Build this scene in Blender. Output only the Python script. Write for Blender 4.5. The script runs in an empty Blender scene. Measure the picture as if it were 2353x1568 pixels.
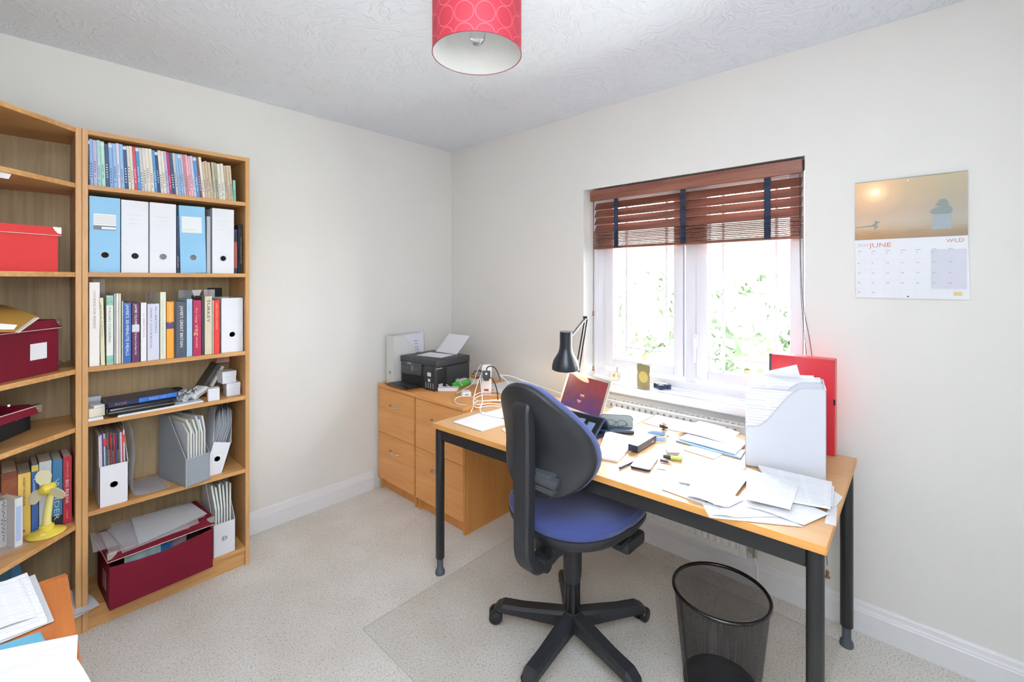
import bpy, bmesh, math, random
from math import sin, cos, pi, radians as R, atan2, sqrt
from mathutils import Matrix, Vector
random.seed(7)
S = bpy.context.scene
COL = S.collection

# ------------------------------------------------------------------ camera, sky, lights, exposure
FPX, U0, V0, YAW, CX, CY, CH = 1040.66, 1176.06, 641.7, 0.7452485, -2.28284, -2.75329, 1.40674
cam_d = bpy.data.cameras.new('camera'); cam = bpy.data.objects.new('camera', cam_d); COL.objects.link(cam)
cam.location = (CX, CY, CH); cam.rotation_euler = (pi/2, 0, YAW - pi/2)
cam_d.sensor_width = 36; cam_d.lens = FPX/2353*36
cam_d.shift_x = (1176.5-U0)/2353; cam_d.shift_y = (V0-784)/2353; cam_d.clip_start = .02
S.camera = cam
S.view_settings.view_transform = 'Standard'; S.view_settings.look = 'None'; S.view_settings.gamma = 1
S.view_settings.use_curve_mapping = False
S.view_settings.exposure = 0.24
wd = bpy.data.worlds.new('sky'); S.world = wd; wd.use_nodes = True
bg = wd.node_tree.nodes['Background']; bg.inputs[0].default_value = (.93, .965, 1, 1); bg.inputs[1].default_value = 22.0

def light(name, kind, loc, energy, col=(1, 1, 1), size=.3, target=None, sy=None, **k):
    d = bpy.data.lights.new(name, kind); d.energy = energy; d.color = col
    if kind == 'AREA':
        d.size = size
        if sy: d.shape = 'RECTANGLE'; d.size_y = sy
    elif kind in ('POINT', 'SPOT'): d.shadow_soft_size = size
    for a, b in k.items(): setattr(d, a, b)
    o = bpy.data.objects.new(name, d); COL.objects.link(o); o.location = loc
    if target: o.rotation_euler = (Vector(target)-Vector(loc)).to_track_quat('-Z', 'Y').to_euler()
    return o
p = light('window_portal', 'AREA', (.19, -1.795, 1.38), 1, size=1.13, sy=1.13, target=(-1, -1.795, 1.38)); p.data.cycles.is_portal = True
# the photographer's flash, just above the camera (its shadow of the drum shade is on the ceiling)
light('camera_flash', 'POINT', (-2.31, -2.78, 1.73), 14, (.93, .965, 1), .10)
light('ceiling_bounce_fill', 'SPOT', (-2.3, -2.85, 1.6), 430, (.86, .935, 1), .12, (-2.15, -2.65, 2.4), spot_size=R(100), spot_blend=.8)  # extra spot added to brighten the ceiling and bounce fill into the room
# broad fill light added behind the camera, no real source there
light('rear_fill', 'AREA', (-2.32, -3.18, 1.15), 15, (.88, .94, 1), .8, (-1.5, -1, .5), 1.9)

# ------------------------------------------------------------------ helpers
def at(u, v, ax, val):
    "point of the place seen at pixel u,v that lies on the plane ax = val"
    h = Vector((cos(YAW), sin(YAW), 0)); r = Vector((sin(YAW), -cos(YAW), 0))
    d = h + r*((u-U0)/FPX) + Vector((0, 0, (V0-v)/FPX)); c = Vector((CX, CY, CH)); i = 'xyz'.index(ax)
    return c + d*((val-c[i])/d[i])
def lin(c):
    if isinstance(c, str): c = [int(c[i:i+2], 16)/255 for i in (0, 2, 4)]
    return tuple((x/12.92 if x <= .04045 else ((x+.055)/1.055)**2.4) for x in c) + (1,)

MATS = {}
def mat(name, col, rough=.55, metal=0, var=.04, scale=40, bump=0, emit=None, es=0, spec=.5, alpha=None, trans=0, coat=0, bscale=None, sheen=0):
    "principled material whose colour is varied a little by noise"
    if name in MATS: return MATS[name]
    m = bpy.data.materials.new(name); m.use_nodes = True; nt = m.node_tree; b = nt.nodes['Principled BSDF']
    c = lin(col); N = nt.nodes.new
    tc = N('ShaderNodeTexCoord'); nz = N('ShaderNodeTexNoise'); nz.inputs['Scale'].default_value = scale; nz.inputs['Detail'].default_value = 4
    nt.links.new(tc.outputs['Object'], nz.inputs['Vector'])
    mx = N('ShaderNodeMix'); mx.data_type = 'RGBA'
    mx.inputs[6].default_value = tuple(x*(1-var) for x in c[:3])+(1,); mx.inputs[7].default_value = tuple(min(1, x*(1+var)) for x in c[:3])+(1,)
    nt.links.new(nz.outputs[0], mx.inputs[0]); nt.links.new(mx.outputs[2], b.inputs['Base Color'])
    b.inputs['Roughness'].default_value = rough; b.inputs['Metallic'].default_value = metal
    b.inputs['Specular IOR Level'].default_value = spec
    if coat: b.inputs['Coat Weight'].default_value = coat
    if sheen: b.inputs['Sheen Weight'].default_value = sheen
    if trans: b.inputs['Transmission Weight'].default_value = trans
    if emit: b.inputs['Emission Color'].default_value = lin(emit); b.inputs['Emission Strength'].default_value = es
    if alpha is not None: b.inputs['Alpha'].default_value = alpha
    if bump:
        n2 = nz
        if bscale: n2 = N('ShaderNodeTexNoise'); n2.inputs['Scale'].default_value = bscale; n2.inputs['Detail'].default_value = 5; nt.links.new(tc.outputs['Object'], n2.inputs['Vector'])
        bp = N('ShaderNodeBump'); bp.inputs['Strength'].default_value = bump; bp.inputs['Distance'].default_value = .004
        nt.links.new(n2.outputs[0], bp.inputs['Height']); nt.links.new(bp.outputs[0], b.inputs['Normal'])
    MATS[name] = m; return m
def wood(name, c1, c2, axis, rough=.42, k=1.0, coarse=1.0):
    if name in MATS: return MATS[name]
    m = bpy.data.materials.new(name); m.use_nodes = True; nt = m.node_tree; b = nt.nodes['Principled BSDF']; N = nt.nodes.new; L = nt.links.new
    tc = N('ShaderNodeTexCoord'); mp = N('ShaderNodeMapping'); L(tc.outputs['Object'], mp.inputs[0])
    s = [60*coarse]*3; s['xyz'.index(axis)] = 3*coarse; mp.inputs['Scale'].default_value = s
    nz = N('ShaderNodeTexNoise'); nz.inputs['Scale'].default_value = 1; nz.inputs['Detail'].default_value = 6; nz.inputs['Distortion'].default_value = .6; L(mp.outputs[0], nz.inputs['Vector'])
    mp2 = N('ShaderNodeMapping'); L(tc.outputs['Object'], mp2.inputs[0]); s = [9]*3; s['xyz'.index(axis)] = .8; mp2.inputs['Scale'].default_value = s
    n2 = N('ShaderNodeTexNoise'); n2.inputs['Scale'].default_value = 1; n2.inputs['Detail'].default_value = 3; L(mp2.outputs[0], n2.inputs['Vector'])
    ad = N('ShaderNodeMath'); ad.operation = 'MULTIPLY_ADD'; ad.inputs[1].default_value = .6; L(nz.outputs[0], ad.inputs[0])
    a2 = N('ShaderNodeMath'); a2.operation = 'MULTIPLY'; a2.inputs[1].default_value = .4; L(n2.outputs[0], a2.inputs[0]); L(a2.outputs[0], ad.inputs[2])
    cr = N('ShaderNodeValToRGB'); L(ad.outputs[0], cr.inputs[0]); cr.color_ramp.elements[0].position = .5-.16*k; cr.color_ramp.elements[1].position = .5+.14*k
    cr.color_ramp.elements[0].color = lin(c1); cr.color_ramp.elements[1].color = lin(c2); L(cr.outputs[0], b.inputs['Base Color'])
    b.inputs['Roughness'].default_value = rough
    bp = N('ShaderNodeBump'); bp.inputs['Strength'].default_value = .08; bp.inputs['Distance'].default_value = .002; L(nz.outputs[0], bp.inputs['Height']); L(bp.outputs[0], b.inputs['Normal'])
    MATS[name] = m; return m

_tc = {}
def text_geo(s, size):
    "vertices and faces of a line of lettering, baseline at 0, starting at x 0"
    if (s, size) in _tc: return _tc[s, size]
    cu = bpy.data.curves.new('lettering', 'FONT'); cu.body = s; cu.size = size; cu.resolution_u = 2
    ob = bpy.data.objects.new('lettering_temp', cu); COL.objects.link(ob)
    dg = bpy.context.evaluated_depsgraph_get(); me = bpy.data.meshes.new_from_object(ob.evaluated_get(dg))
    r = ([v.co.copy() for v in me.vertices], [tuple(f.vertices) for f in me.polygons])
    bpy.data.objects.remove(ob); bpy.data.curves.remove(cu); bpy.data.meshes.remove(me)
    _tc[s, size] = r; return r

class MB:
    def __init__(s): s.v = []; s.f = []; s.mi = []; s.sm = []; s.uv = {}; s.X = Matrix()
    def at(s, loc=(0, 0, 0), rx=0, ry=0, rz=0): s.X = Matrix.Translation(loc) @ Matrix.Rotation(rz, 4, 'Z') @ Matrix.Rotation(ry, 4, 'Y') @ Matrix.Rotation(rx, 4, 'X'); return s
    def add(s, vs, fs, m=0, smooth=False, uvs=None):
        k = len(s.v); s.v += [s.X @ Vector(v) for v in vs]
        for f in fs:
            if uvs: s.uv[len(s.f)] = [uvs[i] for i in f]
            s.f.append(tuple(i+k for i in f)); s.mi.append(m); s.sm.append(smooth)
        return s
    def box(s, x0, x1, y0, y1, z0, z1, m=0, b=0, seg=2):
        x0, x1 = min(x0, x1), max(x0, x1); y0, y1 = min(y0, y1), max(y0, y1); z0, z1 = min(z0, z1), max(z0, z1)
        vs = [(x, y, z) for z in (z0, z1) for y in (y0, y1) for x in (x0, x1)]
        fs = [(0, 2, 3, 1), (4, 5, 7, 6), (0, 1, 5, 4), (2, 6, 7, 3), (0, 4, 6, 2), (1, 3, 7, 5)]
        if not b: return s.add(vs, fs, m)
        b = min(b, .49*min(x1-x0, y1-y0, z1-z0))
        bm = bmesh.new(); V = [bm.verts.new(v) for v in vs]; [bm.faces.new([V[i] for i in f]) for f in fs]
        bmesh.ops.bevel(bm, geom=bm.edges[:], offset=b, segments=seg, affect='EDGES', profile=.5)
        bm.verts.index_update(); s.add([v.co.copy() for v in bm.verts], [tuple(v.index for v in f.verts) for f in bm.faces], m, seg > 1 and b > .004); bm.free(); return s
    def prism(s, poly, a0, a1, ax='z', m=0, smooth=False, caps=True):
        "polygon in the two other axes (order xy, xz, yz) pushed along ax"
        def P(p, a): return {'z': (p[0], p[1], a), 'y': (p[0], a, p[1]), 'x': (a, p[0], p[1])}[ax]
        n = len(poly); vs = [P(p, a0) for p in poly]+[P(p, a1) for p in poly]
        s.add(vs, [(i, (i+1) % n, n+(i+1) % n, n+i) for i in range(n)], m, smooth)
        if caps: s.add(vs, [tuple(range(n))[::-1], tuple(range(n, 2*n))], m)
        return s
    def tube(s, pts, r, m=0, n=8, closed=False, smooth=True, flat=1):
        pts = [Vector(p) for p in pts]; N = len(pts); rs = r if isinstance(r, (list, tuple)) else [r]*N
        vs = []; up = None
        for i, p in enumerate(pts):
            a = pts[(i-1) % N] if (closed or i) else p; c = pts[(i+1) % N] if (closed or i < N-1) else p
            t = (c-a).normalized()
            if up is None: up = Vector((0, 0, 1)) if abs(t.z) < .9 else Vector((1, 0, 0))
            x = (up-t*up.dot(t)).normalized(); up = x; y = t.cross(x)
            for k in range(n): q = 2*pi*k/n; vs.append(p+x*(rs[i]*cos(q))*flat+y*(rs[i]*sin(q)))
        fs = [(i*n+k, i*n+(k+1) % n, ((i+1) % N)*n+(k+1) % n, ((i+1) % N)*n+k) for i in range(N if closed else N-1) for k in range(n)]
        s.add(vs, fs, m, smooth)
        if not closed: s.add(vs, [tuple(range(n))[::-1], tuple(range((N-1)*n, N*n))], m)
        return s
    def cyl(s, p0, p1, r0, r1=None, m=0, n=20): return s.tube([p0, p1], [r0, r0 if r1 is None else r1], m, n)
    def lathe(s, prof, c=(0, 0, 0), m=0, n=32, closed=False, cap=True):
        vs = [(c[0]+r*cos(2*pi*k/n), c[1]+r*sin(2*pi*k/n), c[2]+z) for r, z in prof for k in range(n)]; N = len(prof)
        s.add(vs, [(i*n+k, i*n+(k+1) % n, (i+1) % N*n+(k+1) % n, (i+1) % N*n+k) for i in range(N if closed else N-1) for k in range(n)], m, True)
        if not closed and cap: s.add(vs, [tuple(range(n))[::-1], tuple(range((N-1)*n, N*n))], m)
        return s
    def ball(s, c, r, m=0, n=16, sz=1): return s.lathe([(max(1e-4, r*sin(pi*i/10)), -r*sz*cos(pi*i/10)) for i in range(11)], c, m, n)
    def sheet(s, A, B, C, D, th=.0008, h=None, n=6, m=0):
        "thin sheet between corners A B C D (counter-clockwise from above) bent by h(s, t)"
        A, B, C, D = map(Vector, (A, B, C, D)); nn = (B-A).cross(D-A).normalized(); vs = []; uv = []
        for k in (0, 1):
            for i in range(n+1):
                for j in range(n+1):
                    a, b = i/n, j/n; p = A*(1-a)*(1-b)+B*a*(1-b)+C*a*b+D*(1-a)*b
                    vs.append(p+nn*((h(a, b) if h else 0)+k*th)); uv.append((a, b))
        q = (n+1)**2; I = lambda k, i, j: k*q+i*(n+1)+j; fs = []
        for i in range(n):
            for j in range(n):
                fs += [(I(1, i, j), I(1, i+1, j), I(1, i+1, j+1), I(1, i, j+1)), (I(0, i, j+1), I(0, i+1, j+1), I(0, i+1, j), I(0, i, j))]
        for i in range(n): fs += [(I(0, i, 0), I(0, i+1, 0), I(1, i+1, 0), I(1, i, 0)), (I(0, i+1, n), I(0, i, n), I(1, i, n), I(1, i+1, n)), (I(0, 0, i+1), I(0, 0, i), I(1, 0, i), I(1, 0, i+1)), (I(0, n, i), I(0, n, i+1), I(1, n, i+1), I(1, n, i))]
        return s.add(vs, fs, m, False, uv)
    def text(s, t, size, o, xd, yd, m=0, center=False, fit=None):
        "lettering whose baseline starts at o and runs along xd, glyph tops towards yd"
        vs, fs = text_geo(t, 1.0)
        if not vs: return s
        o, xd, yd = Vector(o), Vector(xd).normalized(), Vector(yd).normalized(); w = max(v.x for v in vs); k = 1
        if fit: k = fit/(w*size)
        off = -w*size*k/2 if center else 0; n = xd.cross(yd)
        return s.add([o+xd*(v.x*size*k+off)+yd*(v.y*size)+n*.0003 for v in vs], fs, m)
    def plate_hole(s, x0, x1, z0, z1, cx, cz, r, y, m=0, mh=1, deep=.01, n=24):
        "front plate at y with a round finger hole"
        o = []; c = []
        for k in range(n):
            a = 2*pi*k/n; dx, dz = cos(a), sin(a); t = min(((x1-cx) if dx > 0 else (x0-cx))/dx if abs(dx) > 1e-6 else 9, ((z1-cz) if dz > 0 else (z0-cz))/dz if abs(dz) > 1e-6 else 9)
            o.append((cx+dx*t, y, cz+dz*t)); c.append((cx+dx*r, y, cz+dz*r))
        # corners
        vs = o+c+[(a, y+deep, b) for a, _, b in c]; fs = []
        cor = {(1, 1): (x1, y, z1), (-1, 1): (x0, y, z1), (-1, -1): (x0, y, z0), (1, -1): (x1, y, z0)}
        for k in range(n):
            k2 = (k+1) % n; A, B = o[k], o[k2]
            if abs(A[0]-B[0]) > 1e-7 and abs(A[2]-B[2]) > 1e-7:
                mx, mz = (A[0]+B[0])/2-cx, (A[2]+B[2])/2-cz; vs.append(cor[(1 if mx > 0 else -1, 1 if mz > 0 else -1)]); fs.append((k, n+k, n+k2, k2, len(vs)-1))
            else: fs.append((k, n+k, n+k2, k2))
        s.add(vs, fs, m); s.add(vs, [(n+k, 2*n+k, 2*n+(k+1) % n, n+(k+1) % n) for k in range(n)], m); s.add(vs, [tuple(range(2*n, 3*n))], mh); return s
    def build(s, name, mats, parent=None, world=False, loc=None, fix=True):
        me = bpy.data.meshes.new(name)
        if not isinstance(mats, (list, tuple)): mats = [mats]
        M = Matrix()
        if parent is not None:
            if world:
                o = parent; W = Matrix()
                while o is not None: W = o.matrix_basis @ W; o = o.parent
                M = W.inverted()
            else:
                o = parent; W = Matrix()
                while o.parent is not None: W = o.matrix_basis @ W; o = o.parent
                M = W.inverted()
            off = None
            c = sum((M @ v for v in s.v), Vector())/max(1, len(s.v)); off = c
        elif loc is not None: off = Vector(loc)
        elif world:
            xs = [v.x for v in s.v]; ys = [v.y for v in s.v]; off = Vector(((min(xs)+max(xs))/2, (min(ys)+max(ys))/2, min(v.z for v in s.v)))
        else: off = Vector()
        if parent is None and loc is not None and not world: vs = list(s.v)
        else: vs = [M @ v - off for v in s.v]
        me.from_pydata([tuple(v) for v in vs], [], s.f)
        for m in mats: me.materials.append(m)
        me.polygons.foreach_set('material_index', s.mi); me.polygons.foreach_set('use_smooth', s.sm)
        if s.uv:
            ul = me.uv_layers.new(name='UVMap')
            for p in me.polygons:
                if p.index in s.uv:
                    for li, c in zip(p.loop_indices, s.uv[p.index]): ul.data[li].uv = c
        me.update()
        if fix:
            bm = bmesh.new(); bm.from_mesh(me); bmesh.ops.recalc_face_normals(bm, faces=bm.faces[:]); bm.to_mesh(me); bm.free()
        if any(s.sm) :
            try: me.set_sharp_from_angle(angle=R(38))
            except Exception: pass
        o = bpy.data.objects.new(name, me); COL.objects.link(o); o.location = off
        if parent is not None: o.parent = parent
        return o
USED = {}
def tag(o, label, cat, group=None, kind=None):
    if label:
        if len(label.split()) > 16 or len(label.split()) < 4: print('LONG', len(label.split()), label)
        if not group: assert label not in USED, label
        USED[label] = 1; o['label'] = label
    if cat: o['category'] = cat
    if group: o['group'] = group
    if kind: o['kind'] = kind
    return o
def T(name, label, cat, loc, rz=0, group=None, rot=None):
    o = bpy.data.objects.new(name, None); COL.objects.link(o); o.empty_display_size = .05
    o.location = loc; o.rotation_euler = rot or (0, 0, rz); o.matrix_basis = Matrix.Translation(loc) @ o.rotation_euler.to_matrix().to_4x4()
    return tag(o, label, cat, group)
def top(mb, name, mats, label, cat, group=None, kind=None, **k):
    k.setdefault('world', True); return tag(mb.build(name, mats, None, **k), label, cat, group, kind)
def st(mb, name, mats, **k):
    k.setdefault('world', True); o = mb.build(name, mats, None, **k); o['kind'] = 'structure'; return o
def catmull(pts, k=6):
    pts = [Vector(p) for p in pts]; out = []
    P = [2*pts[0]-pts[1]]+pts+[2*pts[-1]-pts[-2]]
    for i in range(1, len(P)-2):
        for j in range(k):
            t = j/k; a, b, c, d = P[i-1:i+3]; out.append(.5*((2*b)+(c-a)*t+(2*a-5*b+4*c-d)*t*t+(3*b-a-3*c+d)*t**3))
    out.append(pts[-1]); return out

# ------------------------------------------------------------------ materials
OAK1, OAK2 = 'a5723a', 'cc9a5c'
oak_x = wood('oak veneer along the shelf', 'b27d44', 'd0a066', 'x'); oak_z = wood('oak veneer upright', 'b08048', 'd2a470', 'z')
oak_back = wood('oak foil back panel', '97805c', 'b39c76', 'z', .6)
beech = wood('beech veneer drawer front', 'd08c46', 'e6a562', 'y', .45, 1.3); beech_side = wood('beech veneer side', 'c4803e', 'd89752', 'z', .45, 1.3)
desk_top = wood('beech desk laminate', 'c69766', 'd6aa7c', 'y', .36, 1.4); desk_edge = wood('beech desk edging', 'cf924a', 'dfa55c', 'y', .4, 1.2)
desk2_m = wood('orange pine desk', '9c5628', 'b46c34', 'y', .4)
white = mat('white card', 'e6e7ec', .6, var=.015); white_gloss = mat('white plastic', 'f2f2f4', .3, var=.01); paper_m = mat('white paper', 'ebebf0', .8, var=.01)
black = mat('black plastic', '202226', .45, bump=.05, bscale=900); black_m = mat('black powder coated steel', '1a1b1d', .42, var=.1)
grey_f = mat('grey plastic foot', '4a505a', .5); chrome = mat('chrome', 'd5d5d2', .2, 1); steel = mat('brushed nickel', 'c2c0ba', .32, 1)
dark = mat('dark interior', '141416', .8); cream = mat('cream card', 'e6dfca', .65); greyc = mat('grey card', 'b9bcc0', .6)
ink = mat('black ink', '26262a', .7); grey_ink = mat('grey ink', '9a9aa2', .7); white_ink = mat('white print', 'f4f4f2', .6); red_ink = mat('coral print', 'd98a80', .7); gold_ink = mat('gold print', 'e0b25a', .5)
maroon = mat('maroon paper covered board', '6a0f22', .62, var=.06, scale=300, bump=.05, spec=.2); red_b = mat('red paper covered board', 'cc2a2a', .6, var=.05, scale=300, bump=.05)
frosted = mat('clear polypropylene', 'f0eef4', .3, alpha=.24); frost2 = mat('cloudy polypropylene', 'dde0e6', .35, alpha=.75)
# ------------------------------------------------------------------ room shell
def carpet_mat():
    m = bpy.data.materials.new('speckled beige carpet'); m.use_nodes = True; nt = m.node_tree; b = nt.nodes['Principled BSDF']; N = nt.nodes.new; L = nt.links.new
    tc = N('ShaderNodeTexCoord'); n1 = N('ShaderNodeTexNoise'); n1.inputs['Scale'].default_value = 170; n1.inputs['Detail'].default_value = 6; n1.inputs['Roughness'].default_value = .75; L(tc.outputs['Object'], n1.inputs['Vector'])
    cr = N('ShaderNodeValToRGB'); e = cr.color_ramp.elements; e[0].position = .34; e[0].color = lin('a8a199'); e[1].position = .48; e[1].color = lin('efebe5')
    x = e.new(.62); x.color = lin('f8f5f0'); L(n1.outputs[0], cr.inputs[0])
    n2 = N('ShaderNodeTexVoronoi'); n2.inputs['Scale'].default_value = 60; L(tc.outputs['Object'], n2.inputs['Vector'])
    c2 = N('ShaderNodeValToRGB'); e = c2.color_ramp.elements; e[0].position = .1; e[0].color = lin('a39b92'); e[1].position = .2; e[1].color = (1, 1, 1, 1); L(n2.outputs['Distance'], c2.inputs[0])
    n3 = N('ShaderNodeTexNoise'); n3.inputs['Scale'].default_value = 4; n3.inputs['Detail'].default_value = 3; L(tc.outputs['Object'], n3.inputs['Vector'])
    c3 = N('ShaderNodeValToRGB'); e = c3.color_ramp.elements; e[0].position = .3; e[0].color = lin('f2efea'); e[1].position = .7; e[1].color = (1, 1, 1, 1); L(n3.outputs[0], c3.inputs[0])
    mx = N('ShaderNodeMix'); mx.data_type = 'RGBA'; mx.blend_type = 'MULTIPLY'; mx.inputs[0].default_value = .5; L(cr.outputs[0], mx.inputs[6]); L(c2.outputs[0], mx.inputs[7])
    my = N('ShaderNodeMix'); my.data_type = 'RGBA'; my.blend_type = 'MULTIPLY'; my.inputs[0].default_value = 1; L(mx.outputs[2], my.inputs[6]); L(c3.outputs[0], my.inputs[7]); L(my.outputs[2], b.inputs['Base Color'])
    b.inputs['Roughness'].default_value = .95; b.inputs['Specular IOR Level'].default_value = .1
    bp = N('ShaderNodeBump'); bp.inputs['Strength'].default_value = .6; bp.inputs['Distance'].default_value = .004; L(n1.outputs[0], bp.inputs['Height']); L(bp.outputs[0], b.inputs['Normal']); return m
def artex_mat():
    m = bpy.data.materials.new('white brushed texture coating'); m.use_nodes = True; nt = m.node_tree; b = nt.nodes['Principled BSDF']; N = nt.nodes.new; L = nt.links.new
    b.inputs['Base Color'].default_value = lin('ebf2fc'); b.inputs['Roughness'].default_value = .6
    tc = N('ShaderNodeTexCoord'); w = N('ShaderNodeTexNoise'); w.inputs['Scale'].default_value = 9; w.inputs['Detail'].default_value = 2; L(tc.outputs['Object'], w.inputs['Vector'])
    wp = N('ShaderNodeVectorMath'); wp.operation = 'MULTIPLY_ADD'; wp.inputs[1].default_value = (.16, .16, .0); L(w.outputs['Color'], wp.inputs[0]); L(tc.outputs['Object'], wp.inputs[2])
    vo = N('ShaderNodeTexVoronoi'); vo.inputs['Scale'].default_value = 7; L(wp.outputs[0], vo.inputs['Vector']); sp = N('ShaderNodeSeparateColor'); L(vo.outputs['Color'], sp.inputs[0])
    an = N('ShaderNodeMath'); an.operation = 'MULTIPLY'; an.inputs[1].default_value = 3.1; L(sp.outputs[0], an.inputs[0])
    ro = N('ShaderNodeVectorRotate'); ro.rotation_type = 'Z_AXIS'; L(wp.outputs[0], ro.inputs['Vector']); L(an.outputs[0], ro.inputs['Angle'])
    m2 = N('ShaderNodeMapping'); m2.inputs['Scale'].default_value = (9, 75, 9); L(ro.outputs[0], m2.inputs[0])
    n = N('ShaderNodeTexNoise'); n.inputs['Scale'].default_value = 1.0; n.inputs['Detail'].default_value = 2; L(m2.outputs[0], n.inputs['Vector'])
    cr = N('ShaderNodeValToRGB'); cr.color_ramp.elements[0].position = .5; cr.color_ramp.elements[1].position = .68; L(n.outputs[0], cr.inputs[0])
    bp = N('ShaderNodeBump'); bp.inputs['Strength'].default_value = .5; bp.inputs['Distance'].default_value = .006; L(cr.outputs[0], bp.inputs['Height']); L(bp.outputs[0], b.inputs['Normal']); return m
wall_m = mat('warm white emulsion', 'e9e8e4', .75, var=.008, scale=3, bump=.03, bscale=60)
gloss = mat('white gloss woodwork', 'ecedf0', .3, var=.01); upvc = mat('white window plastic', 'eef0f8', .25, var=.01)
XL, YF, HT = -2.95, -3.25, 2.4
st(MB().box(XL-.1, .0, YF-.1, .1, -.1, 0), 'floor', carpet_mat())
st(MB().box(XL-.1, .2, YF-.1, .1, HT, HT+.1), 'ceiling', artex_mat())
st(MB().box(XL-.1, .2, 0, .1, -.1, HT), 'wall_left', wall_m)
st(MB().box(XL-.1, XL, YF-.1, 0, -.1, HT), 'wall_rear', wall_m)
WY0, WY1, WZ0, WZ1 = -2.359, -1.231, .772, 1.938
w = MB().box(0, .2, WY1, 0, -.1, HT).box(0, .2, YF-.1, WY0, -.1, HT).box(0, .2, WY0, WY1, -.1, WZ0).box(0, .2, WY0, WY1, WZ1, HT)
st(w, 'wall_right', wall_m)
# front wall with a door behind the camera
w = MB().box(XL, -2.75, YF-.1, YF, -.1, HT).box(-1.9, 0, YF-.1, YF, -.1, HT).box(-2.75, -1.9, YF-.1, YF, 2.05, HT); st(w, 'wall_front', wall_m)
st(MB().box(-2.75, -1.9, YF-.06, YF-.02, 0, 2.05), 'door_1', gloss)
def skirt(name, a, b, ax, face, sgn):
    prof = [(0, 0), (.018, 0), (.018, .082), (.0145, .086), (.0145, .09), (.011, .098), (.009, .112), (.006, .118), (0, .12)]
    pr = [(face+sgn*p, z) for p, z in prof]; st(MB().prism(pr, a, b, ax), name, gloss)
skirt('baseboard_left', -1.515, -.68, 'x', 0, -1); skirt('baseboard_right', YF, -.93, 'y', 0, -1)
skirt('baseboard_rear', YF, -.9, 'y', XL, 1); skirt('baseboard_front', -1.85, -.02, 'x', YF, 1)
# ground, lawn and shrubs outside
def bush_mat(n, c): return mat(n, c, .9, var=.4, scale=8)
st(MB().box(.6, 60, -45, 35, -2.9, -2.7), 'ground', mat('pale lawn', 'd3d8c8', .95, var=.1, scale=2))
def shrub(loc, rx, rz, label, c):
    t = T('garden_tree', label, 'tree', loc, group=None); rnd = random.Random(int(abs(loc[1])*10)); mb = MB()
    for _ in range(420):
        a = rnd.uniform(0, 2*pi); e = math.asin(rnd.uniform(-.9, 1)); k = rnd.uniform(.75, 1.02); q = Vector((cos(a)*cos(e)*rx*k, sin(a)*cos(e)*rx*k, rz*(1+sin(e)*k)+.9))
        s = rnd.uniform(.12, .3); u = Vector((rnd.uniform(-1, 1), rnd.uniform(-1, 1), rnd.uniform(-1, 1))).normalized(); w = u.orthogonal().normalized()
        mb.add([q-u*s, q-w*s*.6, q+u*s, q+w*s*.6], [(0, 1, 2, 3)])
    for k in range(9):
        mb.ball((rnd.uniform(-.4, .4)*rx, rnd.uniform(-.4, .4)*rx, .9+rz*rnd.uniform(.6, 1.3)), rx*.55, n=12)
    mb.build('foliage', bush_mat('shrub leaves '+label, c), t, fix=False)
    MB().cyl((0, 0, 0), (0, 0, 1.3), .16, .1).build('trunk', mat('bark', '5a4a38', .9), t)
shrub((14.5, 5.6, -2.7), 1.6, 1.8, 'pale green round tree outside the left window pane', '5a6952')
shrub((13, 1.4, -2.7), 1.3, 1.7, 'low pale green tree outside the right window pane', '5a6952')
shrub((15, 8.6, -2.7), .8, 1.9, 'narrow pale tree at the left edge of the window view', '5a6952')
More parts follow.
